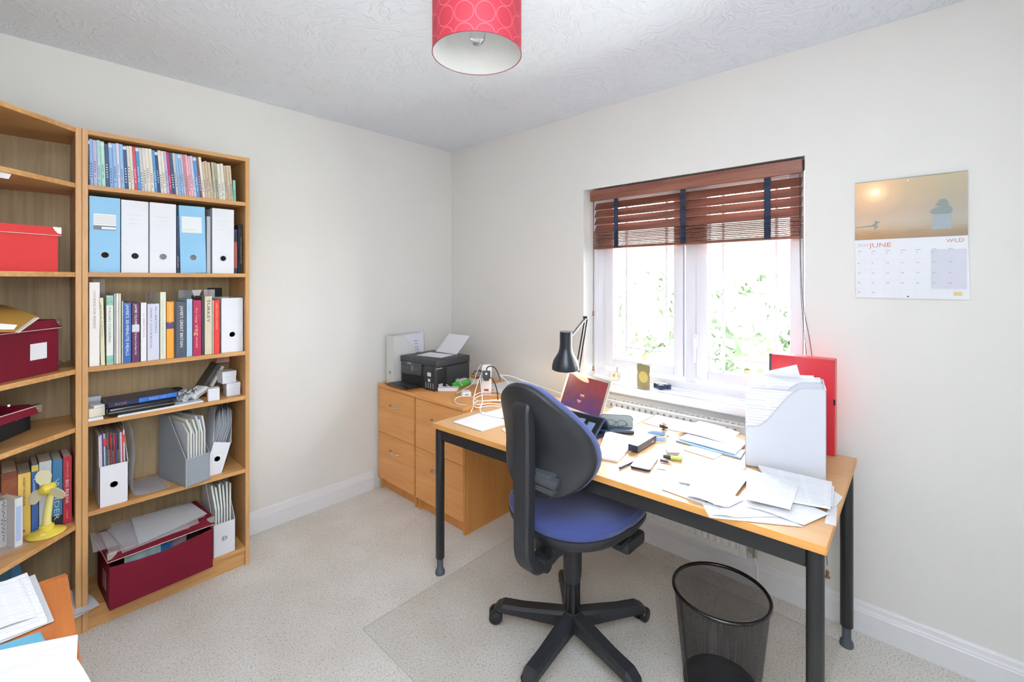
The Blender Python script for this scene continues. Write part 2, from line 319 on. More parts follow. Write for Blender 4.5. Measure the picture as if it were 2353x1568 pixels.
# ---- window
win = bpy.data.objects.new('window_1', None); COL.objects.link(win); win.location = (.15, -1.795, .83); win['kind'] = 'structure'
win.matrix_basis = Matrix.Translation(win.location)
def V(y0, y1, z0, z1, x0=.12, x1=.18, mb=None, b=.004): return (mb or MB()).box(x0, x1, y0, y1, z0, z1, 0, b)
fr = MB(); V(WY0, -2.338, .815, WZ1, mb=fr); V(-1.258, WY1, .815, WZ1, mb=fr); V(-2.338, -1.258, .815, .862, mb=fr); V(-2.338, -1.258, 1.9, WZ1, mb=fr); V(-1.852, -1.795, .862, 1.9, mb=fr)
V(-1.31, -1.258, .862, 1.9, mb=fr)
fr.build('window_frame', upvc, win, world=True)
for (a, b_, nm) in ((-1.789, -1.312, 0), (-2.334, -1.857, 1)):
    s = MB()
    for q in ((a, a+.052, .884, 1.9), (b_-.058, b_, .884, 1.9), (a+.052, b_-.058, .884, .935), (a+.052, b_-.058, 1.86, 1.9)): s.box(.104, .16, q[0], q[1], q[2], q[3], 0, .005)
    sh = s.build('window_sash', upvc, win, world=True)
    g = MB().box(.134, .138, a+.05, b_-.05, .93, 1.865)
    gm = MATS.get('glass')
    if not gm:
        gm = bpy.data.materials.new('window glass'); gm.use_nodes = True; nt = gm.node_tree; nt.nodes.remove(nt.nodes['Principled BSDF'])
        tr = nt.nodes.new('ShaderNodeBsdfTransparent'); gl = nt.nodes.new('ShaderNodeBsdfGlossy'); gl.inputs['Roughness'].default_value = .02; mx = nt.nodes.new('ShaderNodeMixShader'); lw = nt.nodes.new('ShaderNodeFresnel'); lw.inputs[0].default_value = 1.15
        nt.links.new(lw.outputs[0], mx.inputs[0]); nt.links.new(tr.outputs[0], mx.inputs[1]); nt.links.new(gl.outputs[0], mx.inputs[2]); nt.links.new(mx.outputs[0], nt.nodes['Material Output'].inputs[0]); MATS['glass'] = gm
    gp = g.build('glass_pane', gm, sh, world=True)
    bars = MB(); ys = (-1.444, -1.687) if nm == 0 else (-1.984, -2.223)
    for y in ys: bars.box(.13, .142, y-.006, y+.006, .93, 1.865)
    for z in (1.006, 1.79): bars.box(.1305, .1415, a+.05, b_-.05, z-.005, z+.005)
    bars.build('glazing_bar', upvc, sh, world=True)
    seal = MB()
    for q in ((a+.0515, a+.0535, .935, 1.86), (b_-.0595, b_-.0575, .935, 1.86), (a+.052, b_-.058, .9345, .9365)): seal.box(.128, .1575, *q)
    seal.build('rubber_seal', mat('grey rubber seal', '77777c', .7), sh, world=True)
h = MB().box(.09, .104, -1.872, -1.84, 1.05, 1.12, 0, .004).box(.075, .092, -1.865, -1.85, .97, 1.1, 0, .005); h.build('window_handle', white_gloss, win, world=True)
MB().box(.1, .104, -1.797, -1.793, .885, 1.9).build('sash_gap', grey_ink, win, world=True)
st(MB().box(-.045, -.001, WY0-.045, WY1+.045, .772, .815, 0, .01, 3).box(-.02, .12, WY0+.001, WY1-.001, .7725, .815), 'trim_1', gloss)
# ---- wooden venetian blind
bw = wood('mahogany stained slat', '5e382c', '885444', 'y', .3); bw2 = wood('mahogany valance', '683a2e', '94604e', 'y', .3)
tape_m = mat('navy cotton tape', '232c42', .8); cord_m = mat('dark cord', '2a2d36', .7); acorn = mat('brown wooden acorn', '8a5f3c', .45)
bl = T('venetian_blind', 'dark wooden slatted blind with black tapes, half raised in the window', 'blind', (.04, -1.81, 1.58))
by0, by1 = -2.35, -1.275
MB().box(.0, .018, by0, by1, 1.866, 1.928, 0, .004).build('valance', bw2, bl, world=True)
MB().box(.022, .065, by0+.004, by1-.01, 1.885, 1.93).build('headrail', mat('brown steel headrail', '4a3026', .5), bl, world=True)
for k in range(4):
    z = 1.836-.0435*k; mb = MB().at((.042, (by0+by1)/2, z), ry=R(-60)); mb.box(-.025, .025, -(by1-by0)/2+.008, (by1-by0)/2-.012, -.0015, .0015, 0, .001); mb.build('slat', bw, bl, world=True)
for k in range(10):
    z = 1.681-.0086*k; mb = MB().at((.042, (by0+by1)/2, z), ry=R(random.uniform(-2, 3))); mb.box(-.025, .025, -(by1-by0)/2+.008, (by1-by0)/2-.012, -.0024, .0024, 0, .001); mb.build('slat', bw, bl, world=True)
MB().box(.016, .068, by0+.008, by1-.012, 1.583, 1.598, 0, .003).build('bottom_rail', bw, bl, world=True)
for u in (1415, 1569, 1763):
    y = at(u, 480, 'x', .012)[1]; pts = [(.013+.003*sin(k*1.2), 1.87-.178*k/14) for k in range(15)]+[(.012+.004*(k % 2), 1.69-.1*k/20) for k in range(21)]
    poly = pts+[(a+.0012, b) for a, b in pts[::-1]]; MB().prism(poly, y-.014, y+.014, 'y').build('ladder_tape', tape_m, bl, world=True)
def cordline(pts, r=.0012, m=cord_m, par=bl, nm='cord', k=6): return MB().tube(catmull(pts, k), r, n=6).build(nm, m, par, world=True)
yl = -1.297; cordline([(.004, yl, 1.87), (.004, yl, 1.4), (.004, yl+.002, 1.02)]); cordline([(.006, yl-.001, 1.87), (.006, yl+.001, 1.2), (.006, yl+.004, .88)], .0009)
for z in (1.19, .865): MB().lathe([(.002, .03), (.006, .024), (.005, .012), (.009, .004), (.002, 0)], (.005, yl, z)).build('acorn', acorn, bl, world=True)
A = at(1842, 565, 'x', -.002); cordline([(-.003, -2.343, 1.86), (-.003, -2.345, 1.5), at(1846, 700, 'x', -.006), at(1866, 822, 'x', -.01), at(1885, 1060, 'x', -.028), at(1901, 1300, 'x', -.026)], .0012)
cordline([(-.004, -2.34, 1.86), (-.004, -2.342, 1.5), at(1842, 700, 'x', -.008), at(1853, 815, 'x', -.012)], .001)
q = at(1901, 1330, 'x', -.026); MB().lathe([(.002, .035), (.007, .027), (.005, .014), (.011, .005), (.002, 0)], q).build('acorn', acorn, bl, world=True)
# ---- radiator
rd = T('radiator', 'white panel radiator on the wall under the window sill', 'radiator', (-.06, -1.78, .14))
rw = mat('white radiator enamel', 'efefed', .35, var=.01)
ry0, ry1, rz0, rz1 = -2.15, -1.42, .15, .745
pan = MB(); n = 22; pts = []
W_ = ry1-ry0-.06
for k in range(n*4+1):
    y = ry0+.03+W_*k/(n*4); ph = k % 4; pts.append((-.088 if ph in (0, 1) else -.082, y))
poly = pts+[(-.074, ry1-.03), (-.074, ry0+.03)]
pan.prism(poly, rz0+.03, rz1-.05, 'z').box(-.084, -.072, ry0+.03, ry1-.03, rz0, rz0+.03, 0, .004).box(-.084, -.072, ry0+.03, ry1-.03, rz1-.05, rz1-.01, 0, .004).box(-.084, -.072, ry0, ry0+.03, rz0, rz1-.01, 0, .003).box(-.084, -.072, ry1-.03, ry1, rz0, rz1-.01, 0, .003)
[pan.box(-.0846, -.0838, ry0+.04+.0335*k, ry0+.052+.0335*k, rz1-.035, rz1-.018, 1) for k in range(20)]; pan.build('front_panel', [rw, mat('slot in the radiator front', '9c9890', .6)], rd, world=True)
gr = MB().box(-.088, -.03, ry0, ry0+.012, rz0+.02, rz1, 0, .002).box(-.088, -.03, ry1-.012, ry1, rz0+.02, rz1, 0, .002).box(-.09, -.078, ry0+.01, ry1-.01, rz1-.008, rz1).box(-.042, -.03, ry0+.01, ry1-.01, rz1-.008, rz1)
for k in range(27):
    y = ry0+.02+k*(ry1-ry0-.04)/26; gr.box(-.08, -.04, y-.005, y+.005, rz1-.007, rz1-.001)
gr.build('top_grille', rw, rd, world=True)
MB().box(-.07, -.03, ry0+.03, ry1-.03, rz0+.05, rz1-.05).build('convector', mat('radiator fins', 'c9c8c2', .5), rd, world=True)
vv = MB().cyl((-.06, ry0, rz0+.035), (-.06, ry0-.03, rz0+.035), .009).cyl((-.06, ry0-.03, rz0+.015), (-.06, ry0-.03, rz0+.075), .011).cyl((-.06, ry0-.03, rz0+.075), (-.06, ry0-.03, rz0+.1), .015, .012); vv.build('valve', steel, rd, world=True)
MB().tube(catmull([(-.06, ry0-.03, rz0+.02), (-.055, ry0-.03, .13), (-.03, ry0-.03, .11), (-.022, ry0-.03, .02)]), .0055).build('pipe', white_gloss, rd, world=True)
# ---- chair mat
cm = T('chair_mat', 'clear plastic chair mat lying on the carpet under the office chair', 'mat', (-.75, -1.7, 0))
mm = bpy.data.materials.new('clear ribbed plastic'); mm.use_nodes = True; nt = mm.node_tree; nt.nodes.remove(nt.nodes['Principled BSDF'])
tr = nt.nodes.new('ShaderNodeBsdfTransparent'); tr.inputs[0].default_value = (.992, .992, .99, 1); gl = nt.nodes.new('ShaderNodeBsdfGlossy'); gl.inputs['Roughness'].default_value = .3; mx = nt.nodes.new('ShaderNodeMixShader'); mx.inputs[0].default_value = .035
nt.links.new(tr.outputs[0], mx.inputs[1]); nt.links.new(gl.outputs[0], mx.inputs[2]); nt.links.new(mx.outputs[0], nt.nodes['Material Output'].inputs[0])
wav = lambda a, b: .004*max(0, sin(a*9+b*4))*max(0, sin(b*5))*sin(pi*a)*sin(pi*b)
MB().sheet((-1.352, -2.5, .001), (-.13, -2.5, .001), (-.13, -1.08, .001), (-1.352, -1.08, .001), .002, wav, 24).build('sheet', mm, cm, world=True)
e = MB(); em = mat('clear mat edge', 'ccc4ba', .5)
for q in ((-1.3535, -1.3515, -2.5, -1.08), (-.1315, -.1285, -2.5, -1.08), (-1.352, -.13, -1.0815, -1.0785)): e.box(q[0], q[1], q[2], q[3], 0, .0032)
e.build('edge', em, cm, world=True)
# ------------------------------------------------------------------ bookcases
SH = [1.784, 1.434, 1.053, .834, .475, .092]   # tops of the shelves of the straight bookcase
FY = -.285
bc = T('bookcase', 'tall straight oak bookcase of six shelves against the left wall', 'bookcase', (-1.818, -.15, 0))
for a, b in ((-2.119, -2.101), (-1.536, -1.518)): MB().box(a, b, FY, -.022, 0, 2.005, 0, .0015, 1).build('side_panel', oak_z, bc, world=True)
MB().box(-2.101, -1.536, FY+.001, -.022, 1.986, 2.003).build('top_panel', oak_x, bc, world=True)
for z in SH: MB().box(-2.1008, -1.5362, FY+.001, -.03, z-.018, z).build('shelf', oak_x, bc, world=True)
MB().box(-2.1008, -1.5362, FY+.012, FY+.028, 0, .0735).build('plinth', oak_x, bc, world=True)
MB().box(-2.1, -1.537, -.028, -.022, .0, 2.0).build('back_panel', oak_back, bc, world=True)
pins = MB()
for z in [.15+.05*k for k in range(36)]: pins.cyl((-1.5362, -.23, z), (-1.5368, -.23, z), .0025, n=8)
pins.build('pin_holes', mat('shelf pin hole', '6e4d2a', .8), bc, world=True)
SC = [1.785, 1.434, 1.051, .822, .438, .08]
cu = T('corner_bookcase', 'oak corner bookcase with angled shelves at the left edge', 'bookcase', (-2.5, -.3, 0))
MB().box(-2.138, -2.1198, FY, -.022, 0, 2.005, 0, .0015, 1).build('side_panel', oak_z, cu, world=True)
DX = -2.138-(.81-.285)
MB().box(XL+.022, DX, -.828, -.81, 0, 2.005).build('side_panel', oak_z, cu, world=True)
def pent(z0, z1, i=.0): return MB().prism([(-2.1385, -.03), (-2.1385, FY+i), (DX+i, -.8095), (XL+.03, -.8095), (XL+.03, -.03)], z0, z1)
oak_d = oak_x
pent(1.986, 2.003).build('top_panel', oak_d, cu, world=True)
for z in SC: pent(z-.018, z, .001).build('shelf', oak_d, cu, world=True)
pent(0, .062, .015).build('plinth', oak_d, cu, world=True)
MB().box(XL+.022, -2.14, -.028, -.022, 0, 2).build('back_panel', oak_back, cu, world=True)
MB().box(XL+.022, XL+.028, -.8, -.03, 0, 2).build('back_panel', oak_back, cu, world=True)

# ------------------------------------------------------------------ filing cabinets
def cabinet(y0, y1, label):
    t = T('filing_cabinet', label, 'cabinet', (-.33, (y0+y1)/2, 0), group=None)
    MB().box(-.632, -.02, y0+.004, y1-.004, .07, .684).box(-.632, -.02, y0+.004, y0+.022, 0, .07).box(-.632, -.02, y1-.022, y1-.004, 0, .07).box(-.61, -.59, y0+.02, y1-.02, 0, .07).build('carcass', beech_side, t, world=True)
    MB().box(-.655, -.018, y0, y1, .684, .706, 0, .003).build('top_panel', beech, t, world=True)
    for z0, z1 in ((.388, .681), (.078, .385)):
        d = MB().box(-.652, -.633, y0+.004, y1-.004, z0, z1, 0, .0015, 1).build('drawer_front', beech, t, world=True)
        yc = (y0+y1)/2+.0; zc = z1-.095
        MB().tube(catmull([(-.652, yc-.052, zc), (-.668, yc-.046, zc), (-.676, yc-.03, zc), (-.678, yc, zc), (-.676, yc+.03, zc), (-.668, yc+.046, zc), (-.652, yc+.052, zc)], 5), .0045, n=8).build('handle', steel, d, world=True)
    return t
cabinet(-.437, -.022, 'two-drawer beech filing cabinet in the corner, nearer the left wall')
cabinet(-.889, -.447, 'two-drawer beech filing cabinet next to the black-legged desk')

# ------------------------------------------------------------------ desk
dk = T('desk', 'long beech-topped desk with round black steel legs below the window', 'desk', (-.53, -1.78, 0))
NL, NR, FR, FL = (-.949, -1.008), (-.884, -2.557), (-.110, -2.545), (-.175, -1.0)
TZ = .72
MB().prism([NL, NR, FR, FL], TZ-.022, TZ-.0005).build('desk_top', desk_top, dk, world=True)
e = MB()
def strip(a, b, o): 
    a, b = Vector(a), Vector(b); d = (b-a).normalized(); n = Vector((d.y, -d.x))*o
    return [tuple(a), tuple(b), tuple(b+n), tuple(a+n)]
e.prism(strip(NL, NR, .0025), TZ-.022, TZ).prism(strip(NR, FR, .0025), TZ-.022, TZ)
e.build('edging', desk_edge, dk, world=True)
legc = [(NL[0]+.024, NL[1]-.026), (NR[0]+.024, NR[1]+.026), (FR[0]-.024, FR[1]+.026), (FL[0]-.024, FL[1]-.026)]
for x, y in legc:
    l = MB().lathe([(.019, .075), (.021, .078), (.021, .697)], (x, y, 0)).build('leg', black_m, dk, world=True)
    MB().lathe([(.022, 0), (.023, .006), (.021, .018), (.0145, .028), (.0145, .08)], (x, y, 0)).build('adjustable_foot', grey_f, l, world=True)
for i, (a, b) in enumerate(((0, 1), (1, 2), (2, 3), (3, 0))):
    A, B = Vector(legc[a]), Vector(legc[b]); d = (B-A).normalized(); n = Vector((-d.y, d.x))*.012; A2, B2 = A+d*.02, B-d*.02
    MB().prism([tuple(A2+n), tuple(B2+n), tuple(B2-n), tuple(A2-n)], TZ-.076, TZ-.023).build('rail', black_m, dk, world=True)

# ------------------------------------------------------------------ second desk at the lower left
d2 = T('side_desk', 'orange-brown wooden desk strewn with papers in the lower left corner', 'desk', (-2.56, -1.9, 0))
MB().box(-2.93, -2.209, -2.55, -1.272, .694, .718, 0, .002).box(-2.9, -2.212, -1.29, -1.272, .718, .7205).build('desk_top', desk2_m, d2, world=True)
for x, y in ((-2.24, -1.3), (-2.24, -2.52), (-2.9, -1.3), (-2.9, -2.52)): MB().box(x-.02, x+.02, y-.02, y+.02, 0, .694).build('leg', desk2_m, d2, world=True)
MB().box(-2.232, -2.216, -2.5, -1.32, .6, .694).build('rail', desk2_m, d2, world=True)

# ------------------------------------------------------------------ office chair
ch = T('office_chair', 'blue fabric swivel chair with black plastic back at the desk', 'chair', (-.825, -1.73, 0))
hub = Vector((-.825, -1.73, 0)); blk = black
blue = mat('navy blue wool fabric', '303c72', .9, var=.14, scale=600, bump=.25, bscale=900, sheen=.25)
MB().lathe([(.034, .062), (.042, .07), (.04, .1), (.034, .118), (.03, .12)], hub).build('hub', blk, ch, world=True)
for k, a in enumerate((-30, 42, 114, 186, 258)):
    a = R(a); d = Vector((cos(a), sin(a), 0)); n = Vector((-sin(a), cos(a), 0)); mb = MB()
    prof = []
    sec = lambda w, h0, h1: [(-w, h0), (w, h0), (w, h1-.012), (w*.72, h1), (-w*.72, h1), (-w, h1-.012)]
    st_ = [(.025, .026, .055, .118), (.07, .028, .06, .112), (.2, .028, .058, .094), (.285, .029, .056, .088), (.312, .026, .054, .074), (.322, .014, .054, .064)]
    vs = []
    for r_, w_, h0, h1 in st_:
        for p, z in sec(w_, h0, h1): vs.append(hub+d*r_+n*p+Vector((0, 0, z)))
    N = len(st_); fs = [(i*6+j, i*6+(j+1) % 6, (i+1)*6+(j+1) % 6, (i+1)*6+j) for i in range(N-1) for j in range(6)]+[tuple(range(6)), tuple(range((N-1)*6, N*6))]
    mb.add(vs, fs); lg = mb.build('leg', blk, ch, world=True)
    c = hub+d*.298; b = a+R((30, -25, 20, 35, -30)[k]); u = Vector((cos(b), sin(b), 0)); w = Vector((-sin(b), cos(b), 0)); c2 = c+u*.02
    cs = MB()
    for s_ in (-1, 1):
        p0 = c2+w*s_*.006+Vector((0, 0, .0305)); p1 = c2+w*s_*.03+Vector((0, 0, .0305)); cs.tube([p0, p0*.3+p1*.7, p0*.1+p1*.9, p1], [.0275, .0275, .024, .015], n=22)
    cs.cyl(c2-w*.008+Vector((0, 0, .0275)), c2+w*.008+Vector((0, 0, .0275)), .01).cyl(c+Vector((0, 0, .03)), c+Vector((0, 0, .06)), .007).box(c2.x-.008, c2.x+.008, c2.y-.008, c2.y+.008, .03, .055)
    cs.build('castor', mat('black castor nylon', '17181a', .35), lg, world=True)
MB().lathe([(.030, .118), (.0305, .27)], hub).build('gas_lift', mat('satin black tube', '141416', .25), ch, world=True)
MB().lathe([(.0315, .235), (.036, .27), (.037, .43)], hub).build('lift_cover', blk, ch, world=True)
CA = R(-2)   # the way the chair faces
cs = T('chair_frame', None, None, (0, 0, 0)); bpy.data.objects.remove(cs)
FW = Matrix.Translation(hub) @ Matrix.Rotation(CA, 4, 'Z')
def cm_(): m = MB(); m.X = FW.copy(); return m
# mechanism box and under-pan
m = cm_(); m.box(-.17, .1, -.05, .05, .4, .465, 0, .01).box(.06, .19, -.21, -.13, .385, .435, 0, .014).box(.02, .1, -.2, .03, .42, .44, 0, .004); m.build('mechanism', blk, ch, world=True)
def seat_out(t, s=1.0):
    c, q = cos(t), sin(t); n = 3.2 if c > 0 else 2.3
    k = (abs(c)**n+abs(q)**n)**(-1/n); return (c*k*.235*s+.018, q*k*(.242 if c > 0 else (.262 if q > 0 else .235))*s)
def loft(rings, n=48, m=0, mb=None, cap='se'):
    vs = [FW.inverted() @ FW @ Vector(p) for r_ in rings for p in r_]; fs = [(i*n+k, i*n+(k+1) % n, (i+1)*n+(k+1) % n, (i+1)*n+k) for i in range(len(rings)-1) for k in range(n)]
    if 's' in cap: fs += [tuple(range(n))[::-1]]
    if 'e' in cap: fs += [tuple(range((len(rings)-1)*n, len(rings)*n))]
    mb.add(vs, fs, m, True); return mb
def seat_ring(s, z, droop=1):
    out = []
    for k in range(48):
        x, y = seat_out(2*pi*k/48, s); out.append((x, y, z+(-.030*max(0, x-.12)/.12*max(0, x-.12)/.12*droop if x > .12 else 0)+.010*min(1, (y/.24)**2)*(s > .6)))
    return out
loft([seat_ring(.35, 0.449, .3), seat_ring(.7, 0.452, .6), seat_ring(.93, 0.466), seat_ring(1.0, 0.490), seat_ring(1.005, 0.506), seat_ring(.98, 0.508)], mb=cm_()).build('seat_pan', blk, ch, world=True)
m = cm_(); loft([seat_ring(.98, 0.506), seat_ring(1.0, 0.512), seat_ring(1.0, 0.526), seat_ring(.95, 0.542), seat_ring(.8, 0.553), seat_ring(.5, 0.556), seat_ring(.2, 0.554)], mb=m); m.build('seat', blue, ch, world=True)
# backrest: shell and cushion, surface x = f(y,z)
zb0, zb1 = .645, 1.045
def bx(y, z):
    t = (z-zb0)/(zb1-zb0); return -.228-.035*(t-.35)*(t > .35)*2.2+.04*sin(pi*min(1, t*1.15))*1.0-.012+(y/.21)**2*.055
def b_out(t, s):
    # outline in y,z: broad low, narrower top
    c, q = cos(t), sin(t); zz = (zb0+.17)+q*(.232 if q > 0 else .17)*s; tt = max(0, min(1, (zz-(zb0+.17))/.225))
    w = .222*(1-.52*tt**1.5) if q > 0 else .222
    n = 2.3; k = (abs(c)**n+abs(q)**n)**(-1/n); zz = (zb0+.17)+q*k*(.232 if q > 0 else .17)*s; tt = max(0, min(1, (zz-(zb0+.17))/.225)); w = .212*(1-.27*tt**1.6)
    return c*k*w*s, zz
def b_ring(s, off):
    out = []
    for k in range(48):
        y, z = b_out(2*pi*k/48, s); out.append((bx(y, z)+off, y, z))
    return out
m = cm_(); loft([b_ring(.1, -.022), b_ring(.5, -.022), b_ring(.85, -.02), b_ring(.96, -.013), b_ring(1.0, .0), b_ring(1.0, .006), b_ring(.985, .007)], mb=m, cap='s'); m.build('back_shell', blk, ch, world=True)
m = cm_(); loft([b_ring(.985, .005), b_ring(1.0, .02), b_ring(.985, .038), b_ring(.9, .052), b_ring(.7, .06), b_ring(.35, .062), b_ring(.05, .062)], mb=m, cap='e'); m.build('back_cushion', blue, ch, world=True)
# spine bar
def bar(pts, w, th, nm, mb=None):
    mb = mb or cm_(); P = catmull([(x, 0, z) for x, z in pts], 6); vs = []; 
    for i, p in enumerate(P):
        t = (P[min(i+1, len(P)-1)]-P[max(i-1, 0)]).normalized(); n = Vector((-t.z, 0, t.x)); f = i/(len(P)-1); ww = w(f); hh = th(f)
        for a, b in ((-1, -.55), (-.8, -1), (.8, -1), (1, -.55), (1, 1), (-1, 1)): vs.append(p+Vector((0, a*ww, 0))-n*(b*hh))
    N = len(P); mb.add(vs, [(i*6+j, i*6+(j+1) % 6, (i+1)*6+(j+1) % 6, (i+1)*6+j) for i in range(N-1) for j in range(6)]+[tuple(range(6)), tuple(range((N-1)*6, N*6))]); return mb
bar([(-.075, .425), (-.15, .395), (-.225, .39), (-.272, .44), (-.28, .52), (-.277, .66), (-.277, .715)], lambda f: .034, lambda f: .02, '').build('spine_bar', blk, ch, world=True)
bar([(-.279, .66), (-.280, .80), (-.281, .88), (-.284, .94), (-.281, .968), (-.268, .982)], lambda f: .037 if f < .75 else .037*(1-((f-.75)/.25)**2*.6), lambda f: .022*(1-.3*f), '').build('spine_cover', blk, ch, world=True)
m = cm_().box(-.262, -.225, -.12, .07, .705, .735, 0, .006).box(-.26, -.22, -.11, .07, .682, .703, 0, .004).box(-.255, -.215, .05, -.1, .72, .745, 0, .006); m.build('height_bracket', mat('dark grey plastic', '3a3d42', .5), ch, world=True)
m = cm_().cyl((-.2, -.045, .395), (-.2, .045, .395), .022).cyl((.1, .03, .40), (.12, .21, .39), .006).box(.105, .135, .2, .25, .383, .397, 0, .005); m.build('lever', blk, ch, world=True)

# ------------------------------------------------------------------ waste basket
def mesh_mat():
    m = bpy.data.materials.new('black wire mesh'); m.use_nodes = True; nt = m.node_tree; b = nt.nodes['Principled BSDF']; N = nt.nodes.new; L = nt.links.new
    b.inputs['Base Color'].default_value = lin('1a1b1e'); b.inputs['Roughness'].default_value = .45; b.inputs['Metallic'].default_value = .3
    uv = N('ShaderNodeUVMap'); uv.uv_map = 'UVMap'; mp = N('ShaderNodeMapping'); mp.inputs['Scale'].default_value = (150, 72, 1); mp.inputs['Rotation'].default_value = (0, 0, 0); L(uv.outputs[0], mp.inputs[0]); sp = N('ShaderNodeSeparateXYZ'); L(mp.outputs[0], sp.inputs[0])
    def M(op, a, b_=None, v=None):
        n = N('ShaderNodeMath'); n.operation = op; L(a, n.inputs[0])
        if b_ is not None: L(b_, n.inputs[1])
        if v is not None: n.inputs[1].default_value = v
        return n.outputs[0]
    s = M('ADD', sp.outputs[0], sp.outputs[1]); d = M('SUBTRACT', sp.outputs[0], sp.outputs[1])
    f = M('MAXIMUM', M('LESS_THAN', M('FRACT', s), v=.3), M('LESS_THAN', M('FRACT', d), v=.3)); L(f, b.inputs['Alpha']); return m
wb = T('waste_basket', 'black wire mesh waste basket on the carpet under the desk', 'bin', (-.653, -2.225, 0))
WBR, WBH = .155, .335
mb = MB(); n = 72; z0, z1, r0, r1 = .008, WBH-.006, .118, WBR-.004; vs = []; uv = []
for j, (r_, z) in enumerate(((r0, z0), (r1, z1))):
    for k in range(n+1): vs.append((-.653+r_*cos(2*pi*k/n), -2.225+r_*sin(2*pi*k/n), z)); uv.append((k/n, j))
mb.add(vs, [(k, k+1, n+2+k, n+1+k) for k in range(n)], 0, True, uv); mb.build('mesh_wall', mesh_mat(), wb, world=True, fix=False)
bsk = Vector((-.653, -2.225, 0))
MB().tube([bsk+Vector((WBR*cos(2*pi*k/64)*.98, WBR*sin(2*pi*k/64)*.98, WBH)) for k in range(64)], .0062, closed=True, n=10).build('rim', mat('glossy black rim', '101012', .2), wb, world=True)
MB().lathe([(.001, .003), (.114, .003), (.119, .0), (.121, .02), (.119, .02), (.116, .006), (.001, .006)], bsk).build('base', black_m, wb, world=True)
a = 2.5; MB().prism([(bsk.x+r_*cos(a+d)+o*0, bsk.y+r_*sin(a+d)) for r_, d, o in ((.118, -.02, 0), (.118, .02, 0), (.116, .02, 0), (.116, -.02, 0))], .01, .02).tube([bsk+Vector((.118*cos(a), .118*sin(a), .01)), bsk+Vector(((WBR-.004)*cos(a), (WBR-.004)*sin(a), WBH-.006))], .004, n=6).build('seam', black_m, wb, world=True)

# ------------------------------------------------------------------ ceiling pendant
LX, LY = -1.283, -1.678
LR, LZ0, LZ1 = .143, 2.132, 2.352
pl = T('pendant_light', 'red drum lampshade with ring pattern hanging from the ceiling', 'light', (LX, LY, LZ0))
def shade_mat():
    m = bpy.data.materials.new('red paper with pale rings'); m.use_nodes = True; nt = m.node_tree; b = nt.nodes['Principled BSDF']; N = nt.nodes.new; L = nt.links.new
    uv = N('ShaderNodeUVMap'); uv.uv_map = 'UVMap'; mp = N('ShaderNodeMapping'); mp.inputs['Scale'].default_value = (14, 3.4, 1); L(uv.outputs[0], mp.inputs[0])
    sp = N('ShaderNodeSeparateXYZ'); L(mp.outputs[0], sp.inputs[0])
    def M(op, a, v=None, b_=None):
        n = N('ShaderNodeMath'); n.operation = op; L(a, n.inputs[0])
        if v is not None: n.inputs[1].default_value = v
        if b_ is not None: L(b_, n.inputs[1])
        return n.outputs[0]
    x = M('SUBTRACT', M('FRACT', sp.outputs[0]), .5); y = M('SUBTRACT', M('FRACT', sp.outputs[1]), .5)
    d = M('SQRT', M('ADD', M('MULTIPLY', x, None, x), None, M('MULTIPLY', y, None, y)))
    f = M('LESS_THAN', M('ABSOLUTE', M('SUBTRACT', d, .462)), .024)
    mx = N('ShaderNodeMix'); mx.data_type = 'RGBA'; mx.inputs[6].default_value = lin('a62232'); mx.inputs[7].default_value = lin('c25260'); L(f, mx.inputs[0]); L(mx.outputs[2], b.inputs['Base Color']); b.inputs['Roughness'].default_value = .6
    b.inputs['Transmission Weight'].default_value = 0; return m
mb = MB(); n = 72; vs = []; uv = []
for j, z in enumerate((LZ0, LZ1)):
    for k in range(n+1): vs.append((LX+LR*cos(2*pi*k/n), LY+LR*sin(2*pi*k/n), z)); uv.append((k/n+.02, j+.17))
mb.add(vs, [(k, k+1, n+2+k, n+1+k) for k in range(n)], 0, True, uv); shd = mb.build('lamp_shade', shade_mat(), pl, world=True, fix=False)
MB().lathe([(LR-.0015, LZ0), (LR-.0015, LZ1)], (LX, LY, 0), n=72, cap=False).build('shade_lining', mat('white shade lining', 'e9e9e6', .7), pl, world=True, fix=False)
MB().tube([(LX+LR*cos(2*pi*k/72), LY+LR*sin(2*pi*k/72), LZ0) for k in range(72)], .0016, closed=True, n=6).build('bottom_ring', mat('dark red edge', '8a2a38', .5), pl, world=True)
sp_ = MB()
for a in (0, 2.09, 4.19): sp_.cyl((LX+.015*cos(a), LY+.015*sin(a), LZ1-.03), (LX+LR*cos(a)*.99, LY+LR*sin(a)*.99, LZ1-.004), .0012, n=6)
sp_.build('spider_ring', white_gloss, pl, world=True)
MB().lathe([(.003, 2.4), (.003, 2.36), (.014, 2.355), (.017, 2.32), (.017, 2.285), (.014, 2.28)], (LX, LY, 0)).build('bulb_holder', white_gloss, pl, world=True)
MB().lathe([(.001, 2.4), (.04, 2.4), (.038, 2.385), (.01, 2.375), (.001, 2.375)], (LX, LY, 0)).build('ceiling_rose', white_gloss, pl, world=True)
bulb_m = mat('clear bulb glass', 'f4f4f4', .03, trans=1, var=0)
MB().lathe([(.013, 2.285), (.014, 2.265), (.024, 2.235), (.029, 2.205), (.024, 2.18), (.012, 2.165), (.001, 2.162)], (LX, LY, 0)).build('bulb', bulb_m, pl, world=True)

